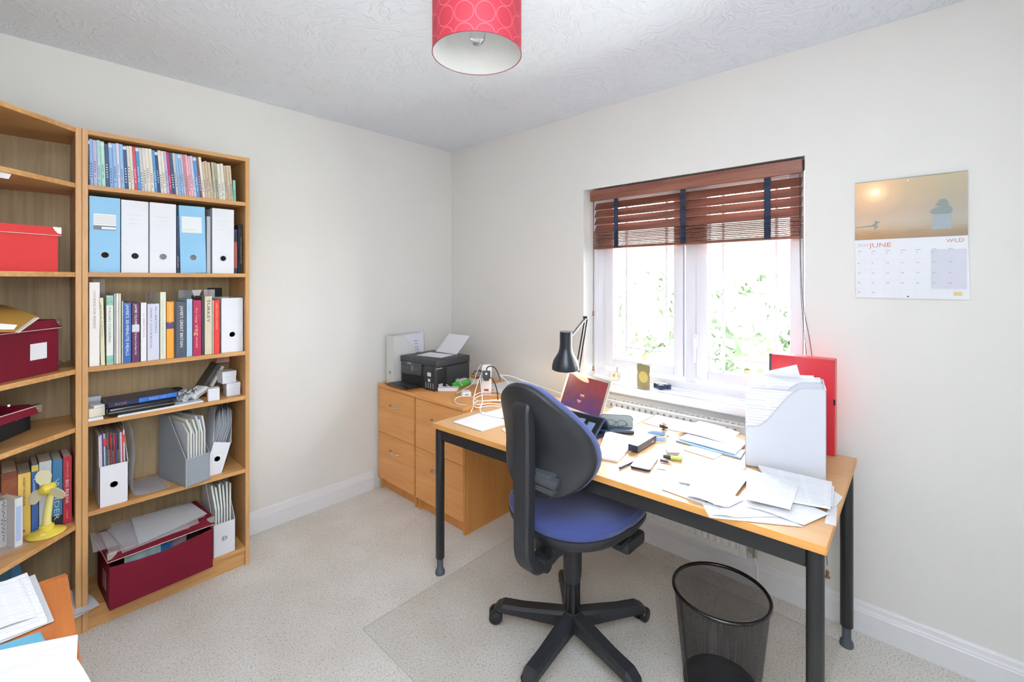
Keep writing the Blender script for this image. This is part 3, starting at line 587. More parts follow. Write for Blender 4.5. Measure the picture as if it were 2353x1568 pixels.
# ------------------------------------------------------------------ wall calendar
cy0, cy1, cz1, czm, cz0 = -2.532, -2.853, 1.792, 1.5625, 1.333
cal = T('wall_calendar', 'open wall calendar with a sunset picture, hung right of the window', 'calendar', (-.004, (cy0+cy1)/2, cz0))
def sunset():
    m = bpy.data.materials.new('printed misty sunset'); m.use_nodes = True; nt = m.node_tree; b = nt.nodes['Principled BSDF']; N = nt.nodes.new; L = nt.links.new
    uv = N('ShaderNodeUVMap'); uv.uv_map = 'UVMap'; sp = N('ShaderNodeSeparateXYZ'); L(uv.outputs[0], sp.inputs[0])
    cr = N('ShaderNodeValToRGB'); el = cr.color_ramp.elements; el[0].position = 0; el[0].color = lin('96774e'); el[1].position = 1; el[1].color = lin('dcc6a2')
    for p, c in ((.1, 'a98a5c'), (.2, 'c4b49c'), (.3, 'c8bcac'), (.5, 'c9b7a2'), (.75, 'd2bf9e')): x = el.new(p); x.color = lin(c)
    nz = N('ShaderNodeTexNoise'); nz.inputs['Scale'].default_value = 5; mp = N('ShaderNodeMapping'); mp.inputs['Scale'].default_value = (.8, 6, 1); L(uv.outputs[0], mp.inputs[0]); L(mp.outputs[0], nz.inputs['Vector'])
    ad = N('ShaderNodeMath'); ad.operation = 'MULTIPLY_ADD'; ad.inputs[1].default_value = .12; L(nz.outputs[0], ad.inputs[0]); L(sp.outputs[1], ad.inputs[2])
    a2 = N('ShaderNodeMath'); a2.operation = 'SUBTRACT'; a2.inputs[1].default_value = .06; L(ad.outputs[0], a2.inputs[0]); L(a2.outputs[0], cr.inputs[0])
    gx = N('ShaderNodeValToRGB'); gx.color_ramp.elements[0].color = lin('ffe0c4'); gx.color_ramp.elements[0].position = .1; gx.color_ramp.elements[1].color = lin('b4b6ac'); gx.color_ramp.elements[1].position = .85; L(sp.outputs[0], gx.inputs[0])
    mx = N('ShaderNodeMix'); mx.data_type = 'RGBA'; mx.blend_type = 'MULTIPLY'; mx.inputs[0].default_value = .75; L(cr.outputs[0], mx.inputs[6]); L(gx.outputs[0], mx.inputs[7])
    vm = N('ShaderNodeVectorMath'); vm.operation = 'DISTANCE'; m3 = N('ShaderNodeMapping'); m3.inputs['Scale'].default_value = (1, .72, 0); L(uv.outputs[0], m3.inputs[0]); L(m3.outputs[0], vm.inputs[0]); vm.inputs[1].default_value = (.2, .81*.72, 0)
    sr = N('ShaderNodeValToRGB'); e = sr.color_ramp.elements; e[0].position = .02; e[0].color = (1, 1, 1, 1); e[1].position = .3; e[1].color = (0, 0, 0, 1); x = e.new(.06); x.color = (.75, .6, .3, 1); x = e.new(.14); x.color = (.3, .14, .06, 1); L(vm.outputs['Value'], sr.inputs[0])
    my = N('ShaderNodeMix'); my.data_type = 'RGBA'; my.blend_type = 'ADD'; my.inputs[0].default_value = .6; my.clamp_result = True; L(mx.outputs[2], my.inputs[6]); L(sr.outputs[0], my.inputs[7]); L(my.outputs[2], b.inputs['Base Color']); b.inputs['Roughness'].default_value = .35; return m
MB().sheet((-.003, cy0, czm), (-.003, cy1, czm), (-.003, cy1, cz1), (-.003, cy0, cz1), .0015, n=2).build('picture_page', sunset(), cal, world=True)
MB().sheet((-.003, cy0-.003, cz0), (-.003, cy1-.006, cz0), (-.003, cy1, czm), (-.003, cy0, czm), .0015, n=2).build('date_page', mat('white calendar paper', 'e9ecf2', .5, var=.005), cal, world=True)
CXp = -.0052
def cp(a, b): return (CXp, cy0-.003+(cy1-cy0)*a*.985, cz0+b)       # a across, b height in m above the foot
YD, ZD = (0, -1, 0), (0, 0, 1)
m = MB().text('JUNE', .024, cp(.135, .199), YD, ZD, 0, fit=.066); m.build('month_title', red_ink, cal, world=True)
m = MB().text('2026', .017, cp(.015, .203), YD, ZD, 0, fit=.036); m.build('year_title', mat('pale grey print', 'c4c8cf', .7), cal, world=True)
m = MB().text('W', .018, cp(.83, .207), YD, ZD).text('i', .016, cp(.885, .21), YD, ZD).text('L', .018, cp(.9, .207), YD, ZD).text('D', .02, cp(.93, .207), YD, ZD); m.build('logo', mat('tan and coral print', 'c98468', .7), cal, world=True)
gd = MB(); 
for r_ in range(5):
    for c in range(7):
        d = r_*7+c+1
        if d <= 30: gd.text(str(d), .0085, cp(.02+c*.138, .172-r_*.0385), YD, ZD)
for c in range(7): gd.box(CXp-.0002, CXp, cy0-.003+(cy1-cy0)*(.02+c*.138)*.985, cy0-.003+(cy1-cy0)*(.06+c*.138)*.985, cz0+.1835, cz0+.185)
gd.build('dates', mat('grey blue print', '9298a4', .7), cal, world=True)
ln = MB()
for r_ in range(1, 5): a, b = cp(.01, .187-r_*.0385), cp(.99, .187-r_*.0385); ln.box(CXp-.0001, CXp, a[1], b[1], a[2], a[2]+.0004)
for c in range(1, 7): a, b = cp(.01+c*.138, .005), cp(.01+c*.138, .187); ln.box(CXp-.0001, CXp, a[1], a[1]-.0004, a[2], b[2])
ln.build('grid_lines', mat('faint grid print', 'd4d8e0', .7), cal, world=True)
a, b = cp(.70, .038), cp(1, .1825); MB().box(CXp+.0004, CXp-.0, a[1], b[1]+.001, a[2], b[2]).build('weekend_shading', mat('lilac grey print', 'd5d7e3', .6), cal, world=True)
MB().box(CXp-.0003, CXp, cp(.89, 0)[1], cp(.96, 0)[1], cz0+.014, cz0+.028, 0).build('badge', mat('yellow print badge', 'dccb8a', .6), cal, world=True)
def ell(cy, cz, ry, rz, n=20): return [(cy+ry*cos(2*pi*k/n), cz+rz*sin(2*pi*k/n)) for k in range(n)]
# fox-like animal and its reflection; tail and bear shape at the right, in print
W_, H_ = cy1-cy0, cz1-czm
pp = lambda a, b: (cy0+W_*a, czm+H_*b)
an = MB().prism([pp(.0, .225), pp(.17, .245), pp(.2, .29), pp(.19, .33), pp(.215, .31), pp(.245, .295), pp(.215, .27), pp(.21, .25), pp(.23, .215), pp(.19, .16), pp(.19, .225), pp(.0, .215)], -.0055, -.0048, 'x')
an.prism([pp(a, b) for a, b in ((.69, .39), (.70, .435), (.74, .47), (.78, .475), (.735, .5), (.75, .54), (.78, .6), (.82, .595), (.84, .56), (.85, .49), (.875, .45), (.88, .40), (.86, .355), (.72, .36))], -.0055, -.0048, 'x')
an.build('animal_print', mat('slate print', '77807c', .4), cal, world=True)
MB().prism([pp(.7, .12), pp(.87, .12), pp(.875, .355), (pp(.72, .36))], -.0053, -.0048, 'x').build('reflection_print', mat('grey blue print water', '8b979c', .35), cal, world=True)
MB().cyl((-.002, (cy0+cy1)/2, cz1-.012), (-.009, (cy0+cy1)/2, cz1-.012), .0025).build('pin', steel, cal, world=True)
MB().cyl((-.0035, (cy0+cy1)/2, cz0+.008), (-.006, (cy0+cy1)/2, cz0+.008), .0025).build('punched_hole', ink, cal, world=True)
MB().box(-.0055, -.0035, cy0, cy1, cz1-.001, cz1+.001).build('spine_edge', mat('grey green edge', '8a9084', .6), cal, world=True)
# ------------------------------------------------------------------ book and box builders
ORD = 'first second third fourth fifth sixth seventh eighth ninth tenth eleventh twelfth thirteenth fourteenth fifteenth sixteenth seventeenth eighteenth nineteenth twentieth'.split()
def pos_word(i):
    i += 1
    if i <= 20: return ORD[i-1]
    t = {2: 'twenty', 3: 'thirty', 4: 'forty', 5: 'fifty'}[i//10]
    return t+'-'+ORD[i % 10-1] if i % 10 else {2: 'twentieth', 3: 'thirtieth', 4: 'fortieth', 5: 'fiftieth'}[i//10]
page_m = mat('book pages', 'e4dcc8', .8, var=.06, scale=200)
def book(name, label, base, w, d, h, cover, rz=0, lean=0, group=None, titles=(), cov=.0018, bands=(), back=0, inkm=white_ink, cat='book'):
    "book standing on its foot, spine towards local -y; base = foot of the spine's left corner"
    M0 = Matrix.Translation(base) @ Matrix.Rotation(rz, 4, 'Z') @ Matrix.Rotation(lean, 4, 'Y') @ Matrix.Rotation(back, 4, 'X')
    if lean > 0: M0 = Matrix.Translation((0, 0, w*sin(lean))) @ M0
    c = MB().box(0, w, 0, cov, 0, h).box(0, cov, cov, d, 0, h).box(w-cov, w, cov, d, 0, h)
    o = c.build(name, cover, None, loc=(0, 0, 0)); o.matrix_basis = M0; o.location = M0.translation; o.rotation_euler = M0.to_euler()
    tag(o, label, cat, group)
    def part(mb, nm, m): 
        mb_o = mb.build(nm, m, None, loc=(0, 0, 0)); mb_o.parent = o; return mb_o
    part(MB().box(cov, w-cov, cov, d-.003, .002, h-.003), 'page_block', page_m)
    for z0, z1, bm_ in bands: part(MB().box(-.0001, w+.0001, -.0004, .01, z0*h, z1*h), 'spine_band', bm_)
    for t in titles:
        # (text, size as part of width, height of start, length, material, across)
        s, sz, zt, ln_, im, ac = t
        part(MB().text(s, sz*w, (w*ac, -.0004, zt*h), (0, 0, -1), (1, 0, 0), fit=ln_*h), 'spine_title', im)
    return o
Xp = lambda u, y: at(u, 600, 'y', y)[0]
# ---- row 1: slim paperbacks
Z1 = SH[0]
P = dict(n=('navy', '22456e'), b=('light blue', '8fb4dc'), l=('lavender', 'b7aed0'), t=('mint', '9fd0cc'), g=('pale green', 'b4d8c4'), k=('blue', '4f8fc4'), w=('cream', 'e3ddd0'), s=('silver grey', 'c4c5c4'), r=('red', 'c9465c'), c=('crimson', 'b8305a'), p=('pink', 'e6b4c0'), o=('rose', 'cf7f90'), m=('brown', '7d4a50'), a=('tan', 'c8b79c'), e=('sage green', '9aa48c'), q=('turquoise', '86cdb8'), i=('white lilac', 'd5cfe0'))
row = [(108, 'n'), (122, 'b'), (157, 'l'), (198, 't'), (237, 'g'), (277, 'n'), (319, 'b'), (360, 'b'), (398, 'i'), (430, 'b'), (469, 'n'), (506, 'w'), (537, 'w'), (565, 'r'), (600, 'k'), (633, 's'), (666, 'w'), (697, 'w'), (733, 'w'), (768, 'k'), (798, 'n'), (828, 'w'), (860, 'w'), (890, 'l'), (918, 'c'), (945, 'n'), (980, 's'), (1008, 'b'), (1036, 'b'), (1062, 's'), (1085, 'o'), (1110, 'p'), (1135, 'p'), (1160, 'i'), (1188, 'k'), (1222, 'm'), (1245, 'w'), (1274, 'a'), (1300, 'a'), (1328, 'a'), (1358, 'a'), (1385, 'e'), (1412, 'w'), (1445, 'w'), (1478, 'a'), (1503, 'a'), (1530, 'a'), (1553, 'q'), (1580, '')]
for i, (zx, c) in enumerate(row[:-1]):
    yb = -.262+random.uniform(-.004, .004); x0 = Xp(180+zx/4.355, yb); x1 = Xp(180+row[i+1][0]/4.355, yb); f = i/len(row)
    nm_, hx = P[c]; h = .188+random.uniform(-.003, .002) if i < 37 else (.172+random.uniform(-.004, .004) if i < 47 else .105)
    if i in (5,): h = .18
    cov = mat('paperback cover '+nm_, hx, .45, var=.05, scale=60); tm = white_ink if c in 'nkrcm' else (ink if i % 3 else mat('blue ink', '3a5e90', .6))
    bands = [(.9, .97, mat('paperback band', 'dfe6ee', .5))] if c in 'nbtkgr' and i % 2 == 0 else ([(.5, .9, mat('paperback half band '+nm_, hx, .5, var=.2, scale=30))] if i % 5 == 1 else [])
    ln = min(.095, .02+.12*f) if i < 40 else .07
    book('paperback', f'slim {nm_} paperback, {pos_word(i)} from the left in the top row of the straight bookcase', (x0+.0003, yb, Z1+.0003), max(.004, (x1-x0)-.0012), .115, h, cov, lean=-ln if i < 47 else -.03, group='slim paperbacks in the top row', titles=[(['SHORT STORIES', 'COLLECTED PIECES', 'Notes', 'A NOVEL'][0] if 0 else 'IIIIII IIII'[:6+i % 5], .5, .45+.05*(i % 3), .3+.02*(i % 4), tm, .25)], cov=.0008, bands=bands)
# ---- row 2: box files
Z2 = SH[1]
def box_file(label, u0, u1, v1, m, lean=0, hole='dark', lab=None, y=-.262, d=.235, base_z=Z2, extra=None, hv=.2):
    x0, x1 = Xp(u0, y), Xp(u1, y); w = x1-x0; h = at(u0, v1, 'y', y)[2]-base_z
    t = T('box_file', label, 'box file', (x0, y, base_z+(w*sin(lean) if lean > 0 else 0)), rot=(0, lean, 0))
    mb = MB().plate_hole(0, w, 0, h, w*.5, h*hv+.01, .0125, 0, 0, 1); mb.box(0, .002, .0005, d, 0, h).box(w-.002, w, .0005, d, 0, h).box(.002, w-.002, .012, d, 0, .003).box(.002, w-.002, .012, d-.002, h-.01, h-.002).box(0, w, d-.002, d, 0, h)
    mb.build('body', [m, dark if hole == 'dark' else mat('grey papers seen in hole', '8e8b90', .8)], t)
    R_ = MB(); R_.tube([(w*.5+.0128*cos(2*pi*k/24), -.0004, h*hv+.01+.0128*sin(2*pi*k/24)) for k in range(24)], .0008, closed=True, n=6).build('finger_hole_rim', steel if hole == 'dark' else greyc, t)
    if lab: lab(t, w, h)
    return t
blue_card = mat('light blue card', '8cc0e2', .5, var=.04, scale=12); white_card = mat('white file card', 'e6e8ee', .5, var=.02)
def lab1(t, w, h):
    MB().box(w*.13, w*.86, -.0012, 0, h*.565, h*.775).build('label', mat('white sticky label', 'eceef0', .5), t)
    m = MB(); m.box(w*.13, w*.86, -.0016, -.0012, h*.565, h*.575).box(w*.13, w*.39, -.0016, -.0012, h*.575, h*.62).box(w*.39, w*.86, -.0016, -.0012, h*.605, h*.62)
    for k in range(6): m.box(w*.15, w*.84, -.0015, -.0012, h*(.645+.021*k), h*(.6475+.021*k))
    m.build('label_print', mat('dark grey print', '74787e', .6), t)
    f = MB(); 
    for k in range(5): f.box(w*.03, w*(.7+.03*k), -.0006, 0, h*(.09+.0*k+.2*k)+0, h*(.092+.2*k))
    f.build('crease', mat('pale blue crease', 'a8d2ec', .5), t)
def lab4(t, w, h):
    MB().box(w*.08, w*.86, -.0012, 0, h*.6, h*.84).build('label', mat('white sticky note', 'e9eef2', .6), t)
    MB().text('notes', .018, (w*.12, -.0014, h*.63), (1, 0, 0), (0, 0, 1), fit=w*.5).build('label_print', mat('green highlighter ink', 'cfe49a', .7), t)
def labw(t, w, h):
    m = MB()
    for k, (a, b) in enumerate(((.2, .75), (.3, .7), (.25, .6))): m.box(w*a, w*b, -.0003, 0, h*(.8-.06*k), h*(.803-.06*k))
    m.build('faint_writing', mat('faint pencil', 'c6c8ce', .7), t)
box_file('light blue box file with a striped label, leftmost on the second shelf', 205.3, 276, 449.8, blue_card, lab=lab1)
box_file('white box file right of the striped-label blue one, dark finger hole', 278.7, 341, 458.5, white_card, lab=labw)
box_file('white box file in the middle of the row with a grey finger hole', 344, 404.5, 464.5, white_card, hole='grey', lab=labw)
box_file('light blue box file with a white sticky note, fourth in the row', 415, 474, 472, blue_card, hole='grey', lab=lab4, lean=-.02)
box_file('white box file at the right end of the box file row', 488, 537.5, 478, white_card, lab=labw)
def at_x(u, y): return Xp(u, y)
book('book', 'thin dark navy book squeezed between the middle white box file and the blue one', (Xp(406.5, -.262), -.262, Z2), .0085, .2, .255, mat('navy gloss cover', '23304e', .4), titles=[('ATLAS', .6, .3, .2, white_ink, .2)])
book('folder', 'grey card folder behind the right edge of the blue box file', (Xp(475.5, -.255), -.255, Z2), .014, .22, .268, greyc, cat='folder')
book('book', 'short book with a rust red foot at the right of the second shelf', (Xp(538.5, -.258), -.258, Z2), .0125, .17, .215, mat('black and rust cover', '2c2a30', .4), bands=[(.12, .72, mat('rust print', '9a4a3c', .5))])
book('book', 'thin navy book beside the right side panel of the second shelf', (Xp(547.8, -.258), -.258, Z2), .0055, .17, .238, mat('deep navy cover', '1c2040', .4))
book('book', 'thin black book with tiny white lettering against the right side panel, second shelf', (Xp(551.6, -.258), -.258, Z2), .0085, .17, .242, mat('near black cover', '17181c', .35), titles=[('COLLECTION ATLAS OF MAPS', .35, .75, .55, white_ink, .35)])
# ---- row 3: cookery books
Z3 = SH[2]
def ck(label, a, b, top_, bot, col, titles=(), d=.19, bands=(), y=None, lean=0, cov=.0022, rough=.4, cat='book', name='cookbook', group=None):
    y = -.262 if y is None else y; u0, u1 = 180+a/4.355, 180+b/4.355; x0, x1 = Xp(u0, y), Xp(u1, y); h = at(u0, 620+top_/4.355, 'y', y)[2]-Z3
    return book(name, label, (x0, y, Z3+.0003), x1-x0-.0008, d, h, mat('cover '+label[:40], col, rough, var=.04, scale=30), titles=titles, bands=bands, lean=lean, cov=cov, cat=cat, group=group)
teal_p = mat('teal print', '2a8a70', .5); greyp = mat('grey print', '6c6e76', .6); silver_p = mat('pale blue print', 'a4aec8', .5)
ck('large cream-white cookbook with grey capitals, leftmost on the third shelf', 110, 216, 128, 960, 'ece8e4', [('COOKING FOR FRIENDS', .34, .9, .45, greyp, .38)])
ck('thin dark teal book right of the large cream-white cookbook', 218, 224, 330, 960, '2a5e6c')
ck('thin pale yellow cookbook behind glassy film, third shelf', 226, 270, 283, 958, 'ded8b0', [('SIMPLE SUPPERS', .4, .9, .5, greyp, .3)], lean=-.02)
ck('cookbook with green checked top and foot of its spine', 282, 352, 262, 945, 'e9ebe4', [('ITALIAN COOKING', .5, .84, .52, mat('dark green print', '3c5e50', .6), .3)], bands=[(.86, .99, mat('green gingham', '8cc0a8', .5, var=.5, scale=90)), (.01, .13, mat('green gingham', '8cc0a8', .5))])
ck('thin sage book right of the green checked cookbook', 358, 378, 240, 940, 'aab6b0')
ck('thin white book with a cream spine, left of the slimmer cream pamphlet', 380, 405, 240, 935, 'e8e6de'); ck('slim cream pamphlet with pale yellow spine', 407, 428, 240, 935, 'ddd9bd')
ck('thin grey-green pamphlet left of the blue cookbook', 436, 452, 315, 925, 'c2cac4')
ck('royal blue cookbook with bold white spine lettering', 456, 531, 332, 920, '2f5ea4', [("JAMIE'S 30-MINUTE MEALS", .58, .97, .85, white_ink, .28)])
ck('purple cookbook with a round white emblem on its spine', 538, 614, 332, 912, '5a2850', [('JAMIE OLIVER', .45, .97, .36, white_ink, .35), ('The Return of the Naked Chef', .36, .5, .38, white_ink, .38)], bands=[(.505, .63, mat('white emblem band', 'd6d4de', .5))])
ck('white cookbook with red spine title beside the purple one', 626, 684, 332, 905, 'eeeef2', [('The', .3, .82, .05, greyp, .4), ('GREEDY ITALIANS', .34, .74, .34, mat('crimson print', 'b8405a', .5), .42)])
ck('thick pale lilac cookbook with two lines of grey capitals', 692, 812, 345, 900, 'd3d6e6', [('Mrs BEETON\'S', .26, .95, .47, greyp, .62), ('FAMILY COOKBOOK', .24, .93, .72, greyp, .22)])
ck('tall pale green-white cookbook with faded vertical title', 820, 878, 225, 885, 'e2e4d0', [('THE COMPLETE MEDITERRANEAN', .4, .88, .8, mat('sage print', 'b4c0a0', .6), .3)])
ck('orange cookbook with a dark picture band', 884, 958, 322, 875, 'ee9c30', [('Home Cooking', .42, .95, .33, mat('pale yellow print', 'f8d890', .5), .4)], bands=[(.52, .64, mat('aubergine picture band', '54406a', .5, var=.5, scale=120))])
ck('dark brown thin book squeezed beside the orange cookbook', 961, 976, 322, 870, '4a3c34')
ck('slate grey cookbook with bold white lettering', 978, 1080, 322, 868, '48505e', [("JAMIE'S GREAT BRITAIN", .42, .92, .74, white_ink, .4)])
ck('pale sky blue cookbook between the slate grey and the crimson one', 1084, 1142, 295, 858, 'a9cbe2', [('~', .5, .9, .05, greyp, .3)])
ck('crimson cookbook with large yellow lettering', 1148, 1232, 308, 850, 'a81e52', [('River Cottage', .4, .86, .27, mat('peach print', 'f0b87c', .5), .3), ('veg', .75, .56, .2, mat('peach print', 'f0b87c', .5), .25), ('everyday!', .4, .34, .2, mat('peach print', 'f0b87c', .5), .35)])
ck('thin black-brown book left of the beige cookbook', 1236, 1262, 268, 850, '3a3634')
ck('beige cookbook with large dark serif capitals', 1266, 1340, 268, 842, 'd9ccb2', [('TURKEY', .55, .95, .4, mat('dark brown print', '3c342c', .6), .3)])
ck('thin pale pamphlet beside the red cookbook', 1345, 1356, 308, 838, 'd8dccc')
ck('bright red cookbook left of the white magazine file', 1360, 1414, 308, 832, 'dd3a34', [('GOK COOKS CHINESE', .42, .95, .5, mat('peach print', 'f0b87c', .5), .35)])
def magazine_file(name, label, loc, w, d, h, hf, m, rz=0, lean=0, hole_m=None, cut=.35, group=None, hole_r=.0125, hz=None, rim=None, back=0):
    "open-topped file holder: low front at local -y, tall back, sides with a sloping cut"
    t = T(name, label, 'magazine file', loc, rot=(back, lean, rz), group=group); th = .002
    mb = MB().plate_hole(0, w, 0, hf, w/2, hz or hf*.45, hole_r, 0, 0, 1, deep=.004)
    mb.box(0, w, .004, .0055, 0, hf)
    side = [(0, 0), (d, 0), (d, h), (d*(1-cut)+.0, h), (.0, hf)]
    for x in (0, w-th): mb.prism([(a, b) for a, b in side], x, x+th, 'x')
    mb.box(0, w, d-th, d, 0, h).box(0, w, 0.005, d, 0, th)
    mb.build('holder', [m, hole_m or dark], t); return t
magazine_file('magazine_file', 'white box-shaped file at the right end of the cookbook shelf', (Xp(507.5, -.262), -.262, Z3), Xp(559, -.262)-Xp(507.5, -.262), .22, .262, .262, white_card, cut=.2, hz=.085)
# papers poking up behind the cookbooks
def paper(name, label, pts, m=None, cat='paper', group=None, h=None, th=.0008, n=6, kind=None): return top(MB().sheet(*pts, th=th, h=h, n=n), name, m or paper_m, label, cat, group)
def vq(a, b, top_, z0, y, tilt=0, z=None): # upright quad in a plane of constant y from zoomed columns
    x0, x1 = Xp(180+a/4.355, y), Xp(180+b/4.355, y); zt = at(180+a/4.355, 620+top_/4.355, 'y', y)[2]; return [(x0, y, z0), (x1, y+.004, z0), (x1+tilt, y+.004, zt), (x0+tilt, y, zt)]
paper('folded_paper', 'grey-white sheet sticking up behind the slate grey cookbook', vq(1000, 1150, 205, Z3+.001, -.06), greyc, h=lambda a, b: .004*sin(6*a))
paper('folded_paper', 'white pointed paper sticking up above the crimson cookbook', [at(447, 685, 'y', -.13), at(453, 690.5, 'y', -.13), at(464, 666, 'y', -.13), at(441, 667, 'y', -.13)], paper_m)
paper('folded_paper', 'white sheets sticking up behind the beige cookbook', vq(1255, 1365, 200, Z3+.001, -.06), paper_m, h=lambda a, b: .003*sin(8*a))
paper('clear_folder', 'clear plastic folder standing behind the two leftmost cookbooks', vq(140, 268, 95, Z3+.001, -.058), frosted)
paper('clear_folder', 'crumpled clear plastic bag standing behind the lilac cookbook', vq(670, 800, 230, Z3+.001, -.07), frosted, h=lambda a, b: .012*sin(17*a)*cos(13*b), n=10)
paper('black_folder', 'black folder edge behind the white magazine file', vq(1290, 1440, 183, Z3+.001, -.035), black, cat='folder')
# ---- row 4 clutter (shelf 4)
Z4 = SH[3]
def zz(zx, zy): return 180+zx/4.355, 620+zy/4.355
def bx4(name, label, c, size, rz=0, z=Z4, m=None, cat='box', lid=None, b=.0015):
    t = T(name, label, cat, (c[0], c[1], z), rz); sx, sy, sz = size
    if lid:
        MB().box(-sx/2+.001, sx/2-.001, -sy/2+.001, sy/2-.001, 0, sz*(1-lid)+.002, 0, b).build('body', m or white, t); MB().box(-sx/2, sx/2, -sy/2, sy/2, sz*(1-lid), sz, 0, b).build('lid', m or white, t)
    else: MB().box(-sx/2, sx/2, -sy/2, sy/2, 0, sz, 0, b).build('body', m or white, t)
    return t
sheetbase = at(*zz(700, 1400), 'z', Z4)
tb = MB().sheet(at(*zz(395, 1480), 'z', Z4), at(*zz(1250, 1325), 'z', Z4), (-1.72, -.1, Z4), (-1.96, -.1, Z4), th=.007); top(tb, 'flat_box', white, 'flat white box lying under the black console on the fourth shelf', 'box')
t = T('game_console', 'black glossy console with a silver line on the fourth shelf', 'console', (-1.93, -.235, Z4+.0075), R(2))
MB().box(-.115, .115, -.045, .15, 0, .034, 0, .01, 3).build('body', mat('piano black plastic', '14161a', .15), t)
MB().box(-.112, .112, -.0462, -.044, .0135, .0155).build('trim_line', steel, t); MB().box(-.02, .02, -.046, -.044, .02, .022).build('disc_slot', dark, t)
t = T('game_box', 'black and blue game box lying on top of the black console', 'box', (-1.925, -.2, Z4+.042), R(4))
MB().box(-.12, .12, -.065, .07, 0, .022, 0, .001, 1).build('sleeve', mat('midnight blue print', '1c2444', .3, var=.6, scale=18), t)
MB().box(-.02, .115, -.0655, -.065, .002, .02).build('picture_print', mat('electric blue print', '2f6cc0', .3, var=.6, scale=40), t); MB().text('BEST OF', .014, (.015, -.0658, .006), (1, 0, 0), (0, 0, 1), fit=.06).build('lettering', silver_p, t); MB().text('RISE', .01, (-.1, -.0658, .007), (1, 0, 0), (0, 0, 1), fit=.04).build('lettering', mat('orange print', 'c07050', .4), t)
t = T('zip_pouch', 'black zipped pouch lying behind the blue game box', 'pouch', (-1.80, -.09, Z4)); MB().box(-.055, .055, -.035, .04, 0, .05, 0, .02, 3).build('pouch', mat('black neoprene', '1a1a1c', .7), t); MB().tube(catmull([(-.05, -.036, .03), (0, -.038, .033), (.05, -.036, .03)]), .0015).build('zip', steel, t)
bx4('small_box', 'grey-white box in the back left corner of the fourth shelf', (-2.075, -.13), (.045, .05, .075), .05, m=mat('pale grey card', 'bcbfc8', .5), lid=.3)
bx4('power_adaptor', 'cream socket block at the left of the fourth shelf', (-2.075, -.235), (.05, .045, .034), .1, Z4+.012, m=cream, cat='adaptor')
bx4('flat_box', 'white flat box under the cream socket block', (-2.078, -.24), (.046, .075, .0115), .0, m=white)
bx4('flat_box', 'small white box resting on the cream socket block', (-2.07, -.235), (.035, .04, .01), .25, Z4+.0465, m=white)
bx4('long_box', 'long white box tipped behind the console, left one of three', (-2.0, -.12), (.075, .06, .05), R(14), m=white)
bx4('long_box', 'long white box behind the console, middle one of three', (-1.945, -.085), (.07, .035, .045), R(16), Z4, m=white, lid=.5)
bx4('long_box', 'long white box behind the console, right one of three', (-1.883, -.07), (.045, .03, .046), R(12), m=white)
t = T('cable_bundle', 'bundle of crumpled white cables and plastic on the fourth shelf', 'cables', (-1.755, -.2, Z4))
rnd = random.Random(3)
for k in range(5): MB().tube(catmull([(rnd.uniform(-.04, .04), rnd.uniform(-.03, .03), rnd.uniform(.012, .06)) for _ in range(7)]), .0025, n=6).build('cable', white_gloss if k % 2 else mat('grey cable', '6a6a70', .5), t)
MB().sheet((-.045, -.03, .012), (.04, -.03, .012), (.045, .03, .05), (-.04, .03, .045), h=lambda a, b: .02*sin(13*a)*cos(11*b), n=12).build('plastic_bag', frost2, t)
t = T('wireless_charger', 'rounded white plastic charger leaning on the small white cube', 'charger', at(*zz(1225, 1300), 'z', Z4+.001), R(25)); t.location.y -= .0
MB().at((0, .03, .032), ry=R(-22)).box(-.042, .042, -.04, .04, -.014, .014, 0, .012, 3).build('case', white_gloss, t); MB().at((0, .03, .032), ry=R(-22)).box(-.03, .03, -.0405, -.039, -.002, .002).build('slot', grey_ink, t)
p_ = at(*zz(1365, 1312), 'z', Z4); bx4('small_box', 'white cube box at the right of the fourth shelf, in front', (p_[0], p_[1]+.024), (.046, .044, .058), R(-8), m=mat('white glossy card', 'e4e6ee', .4))
bx4('small_box', 'white lidded box, lower one of the stack in the right corner of the fourth shelf', (-1.572, -.2), (.06, .075, .062), R(-3), m=mat('white glossy card', 'e4e6ee', .4), lid=.45)
bx4('small_box', 'white lidded box, top one of the stack in the right corner of the fourth shelf', (-1.592, -.195), (.062, .07, .058), R(4), Z4+.0625, m=mat('white glossy card', 'e4e6ee', .4), lid=.45)
book('book', 'dark grey book leaning to the right on the fourth shelf', (-1.705, -.14, Z4), .016, .11, .165, mat('charcoal cover', '4a4846', .5), lean=R(32), titles=[('GUIDE', .5, .8, .3, greyp, .3)])
book('book', 'white and black book leaning beside the charcoal one', (-1.672, -.15, Z4), .013, .11, .15, mat('white cover black edge', 'd8d8d2', .5), lean=R(28), bands=[(.0, .3, mat('red print', 'c8402e', .5))])
paper('folded_paper', 'red and white leaflet on top of the right box stack, fourth shelf', [(-1.62, -.12, Z4+.15), (-1.56, -.12, Z4+.15), (-1.555, -.1, Z4+.2), (-1.605, -.1, Z4+.185)], mat('red and white print', 'd0a09c', .5, var=.5, scale=60), cat='leaflet')
